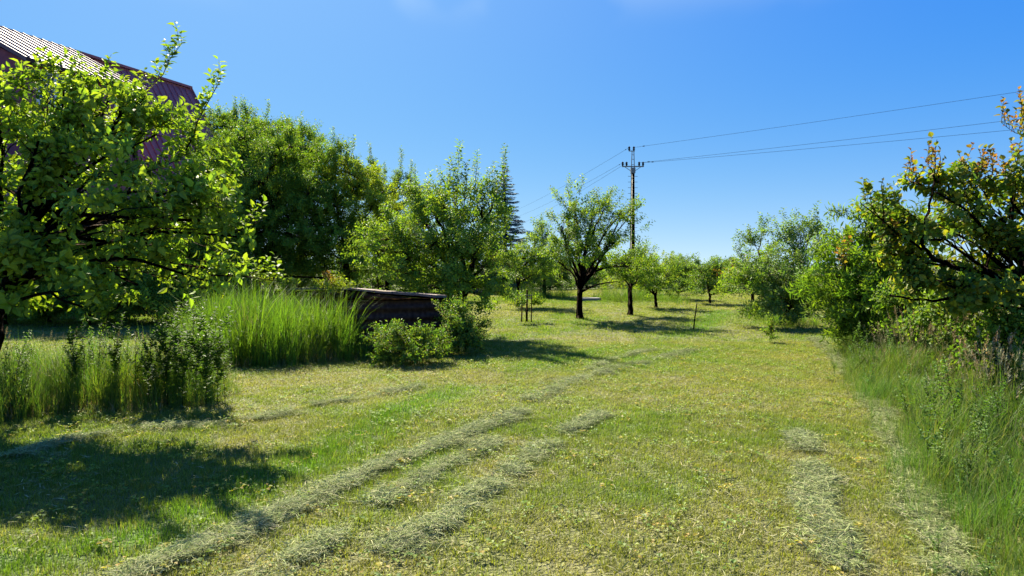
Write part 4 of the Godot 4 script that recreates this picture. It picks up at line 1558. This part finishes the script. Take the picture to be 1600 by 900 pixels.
	tree({"name": "apple_tree", "label": "low yellowish apple tree half hidden behind the straight trunk", "d": 29.0, "base": 1000, "fork": [1000, 450], "r": 0.06, "kind": "lime", "dens": 120.0,
		"lobes": [[1000, 440, 30, 22, 0.0], [960, 448, 26, 14, 0.0], [1035, 420, 24, 22, 0.2]]})
	tree({"name": "elder_bush", "label": "dark rounded bush closing the far end of the lawn", "cat": "bush", "d": 27.0, "on": [1108, 474], "base": 1108, "fork": [1108, 455], "r": 0.05, "kind": "grey", "dens": 190.0,
		"lobes": [[1105, 435, 28, 26, 0.0, "plum"], [1092, 418, 16, 15, 0.0], [1118, 420, 16, 16, 0.0], [1130, 440, 18, 22, -0.2], [1105, 458, 26, 12, -0.3, "plum"], [1142, 458, 22, 12, -0.4], [1140, 430, 14, 20, 0.3]]})
	# -------- the row beside the verge
	tree({"name": "apple_tree", "label": "bushy twin stemmed apple tree at the bend of the lawn", "d": 17.0, "on": [1228, 509], "base": 1228, "fork": [1226, 480], "r": 0.07, "kind": "grey", "dens": 225.0, "stems": [[1243, 480, 0.0, 0.22]],
		"lobes": [[1240, 382, 36, 36, 0.2], [1268, 370, 26, 28, 0.1], [1200, 425, 44, 36, 0.0], [1168, 438, 32, 30, 0.0, "pear"], [1250, 435, 46, 40, -0.2], [1215, 470, 42, 24, -0.4], [1150, 452, 22, 24, 0.2, "pear"], [1190, 475, 26, 22, -0.5, "pear"], [1268, 470, 30, 28, 0.0], [1205, 492, 40, 16, -0.5], [1265, 492, 36, 18, -0.4], [1235, 455, 40, 26, -0.6]],
		"shoots": [[1270, 360, 1274, 335, 0.0], [1235, 365, 1222, 345, 0.1], [1285, 370, 1296, 352, 0.0]]})
	tree({"name": "cherry_plum_tree", "label": "sparse reddish brown cherry plum behind the twin stemmed tree", "d": 21.5, "base": 1175, "fork": [1180, 440], "r": 0.06, "kind": "grey", "dens": 120.0,
		"lobes": [[1188, 372, 22, 20, 0.0, "plum"], [1165, 405, 26, 22, 0.0], [1145, 420, 18, 18, 0.0, "copper"], [1170, 430, 30, 20, 0.2], [1205, 390, 20, 20, 0.0, "plum"]],
		"shoots": [[1185, 385, 1150, 378, 0.0, "plum"], [1190, 370, 1188, 348, 0.0, "plum"]]})
	tree({"name": "peach_tree", "label": "peach tree with long drooping leaves between two other fruit trees", "d": 12.6, "base": 1350, "fork": [1350, 470], "r": 0.075, "kind": "peach", "dens": 170.0, "droop": 0.55,
		"lobes": [[1318, 400, 44, 50, 0.0], [1350, 345, 36, 38, 0.1], [1385, 370, 42, 44, 0.1], [1295, 445, 42, 40, 0.0], [1345, 440, 50, 42, -0.4], [1390, 430, 40, 45, 0.0], [1300, 485, 30, 22, -0.3], [1345, 480, 40, 22, -0.5], [1420, 370, 36, 40, 0.2], [1320, 505, 40, 22, -0.4], [1375, 490, 40, 30, -0.3]]})
	tree({"name": "apricot_tree", "label": "apricot tree with coppery young leaves and dark boughs over the verge", "d": 7.6, "base": 1645, "fork": [1625, 465], "r": 0.09, "kind": "apricot", "dens": 215.0, "per": 8, "own": 300, "bark": Color(0.09, 0.06, 0.05), "up": 0.2,
		"lobes": [[1462, 300, 34, 40, 0.0], [1450, 375, 52, 42, 0.0], [1408, 410, 34, 40, 0.1], [1520, 320, 46, 40, 0.1], [1580, 310, 45, 50, 0.2], [1540, 400, 62, 50, 0.0], [1605, 410, 55, 65, 0.2], [1385, 345, 26, 22, 0.2], [1480, 445, 62, 34, -0.2], [1580, 470, 55, 40, 0.3], [1670, 330, 80, 110, 0.4], [1500, 370, 50, 40, 0.5], [1690, 470, 80, 70, 0.3], [1545, 470, 60, 40, -0.1], [1430, 440, 40, 30, 0.2]],
		"shoots": [[1440, 290, 1415, 278, 0.0, "copper"], [1462, 280, 1450, 248, 0.0, "copper"], [1520, 300, 1535, 258, 0.1, "copper"], [1520, 290, 1508, 268, 0.1, "copper"], [1580, 290, 1590, 248, 0.1, "copper"], [1380, 345, 1350, 308, 0.1, "apricot"], [1540, 290, 1552, 268, 0.1, "copper"], [1400, 400, 1385, 380, 0.1, "copper"], [1320, 420, 1312, 400, 1.0, "copper"],
			[1460, 290, 1464, 218, 0.0, ""], [1466, 285, 1468, 240, 0.0, ""], [1380, 350, 1381, 277, 0.1, ""], [1394, 360, 1391, 315, 0.1, ""], [1574, 290, 1577, 248, 0.1, ""]],
		"branches": [[[[1625, 465, 0.0], [1540, 425, 0.0], [1500, 420, 0.0], [1460, 405, 0.0], [1440, 380, 0.0]], 0.045], [[[1440, 380, 0.0], [1450, 330, 0.0], [1462, 280, 0.0]], 0.022], [[[1625, 468, 0.0], [1520, 455, -0.1], [1460, 470, -0.1], [1390, 462, -0.1]], 0.026], [[[1625, 465, 0.1], [1575, 380, 0.1], [1585, 300, 0.1]], 0.045], [[[1440, 390, 0.0], [1395, 360, 0.1], [1345, 318, 0.1]], 0.014], [[[1540, 425, 0.0], [1560, 360, 0.0], [1520, 300, 0.1]], 0.02]]})
	tree({"name": "apricot_tree", "label": "taller apricot tree with its bough reaching in over the other apricot", "d": 8.6, "base": 1760, "fork": [1740, 430], "r": 0.11, "kind": "apricot", "dens": 110.0, "bark": Color(0.09, 0.06, 0.05),
		"lobes": [[1622, 220, 30, 38, 0.0], [1660, 210, 60, 50, 0.2], [1740, 230, 70, 70, 0.0], [1760, 330, 80, 70, 0.0]],
		"shoots": [[1625, 225, 1565, 192, 0.0, "copper"], [1620, 205, 1596, 178, 0.0, "copper"]]})
	for s in [[1580, 7.3, "dark bramble shrub in the shade under the apricot tree", 100], [1495, 9.2, "dark bramble shrub behind the seed heads of the verge", 80], [1670, 7.4, "dark bramble shrub at the foot of the taller apricot tree", 110], [1425, 10.8, "dark bramble shrub at the foot of the peach tree", 60]]:
		var x: float = s[0]
		var w: float = s[3]
		var gy: float = 415.0 + 1067.0 * 1.5 / s[1]
		tree({"name": "bramble_shrub", "label": s[2], "cat": "shrub", "group": "bramble shrubs under the fruit trees", "d": s[1], "base": x, "fork": [x, gy - 50], "r": 0.03, "kind": "bramble", "dens": 300.0,
			"lobes": [[x - w * 0.3, gy - 80, w * 0.45, 50, 0.1], [x + w * 0.3, gy - 85, w * 0.45, 55, 0.0], [x, gy - 120, w * 0.5, 40, 0.2], [x, gy - 40, w * 0.6, 30, 0.0]]})

	power_pole()
	raised_bed()
	mesh_panel()
	bush(642, 568, 122, 60, "berry", "low bush with yellowish leaves in front of the corrugated wall")
	bush(716, 554, 76, 84, "berry", "round green bush at the corner of the raised bed")
	# young shoots growing in the raised bed
	tree({"name": "elder_shoot", "label": "bright young leafy shoot growing out of the raised bed", "cat": "shrub", "d": 16.0, "base": 432, "fork": [432, 465], "r": 0.012, "kind": "lime", "dens": 170.0, "lobes": [[430, 446, 18, 12, 0.0], [442, 452, 12, 8, 0.0]]})
	tree({"name": "elder_shoot", "label": "reddish tipped young shoot growing beside the plank corner", "cat": "shrub", "d": 16.2, "base": 515, "fork": [515, 465], "r": 0.012, "kind": "lime", "dens": 110.0, "lobes": [[510, 450, 16, 9, 0.0], [535, 455, 14, 6, 0.2], [516, 440, 8, 9, 0.0, "copper"]]})
	small_things()
	stalk_weeds()
	build_tall_grass()
	build_lawn()
	build_hay()
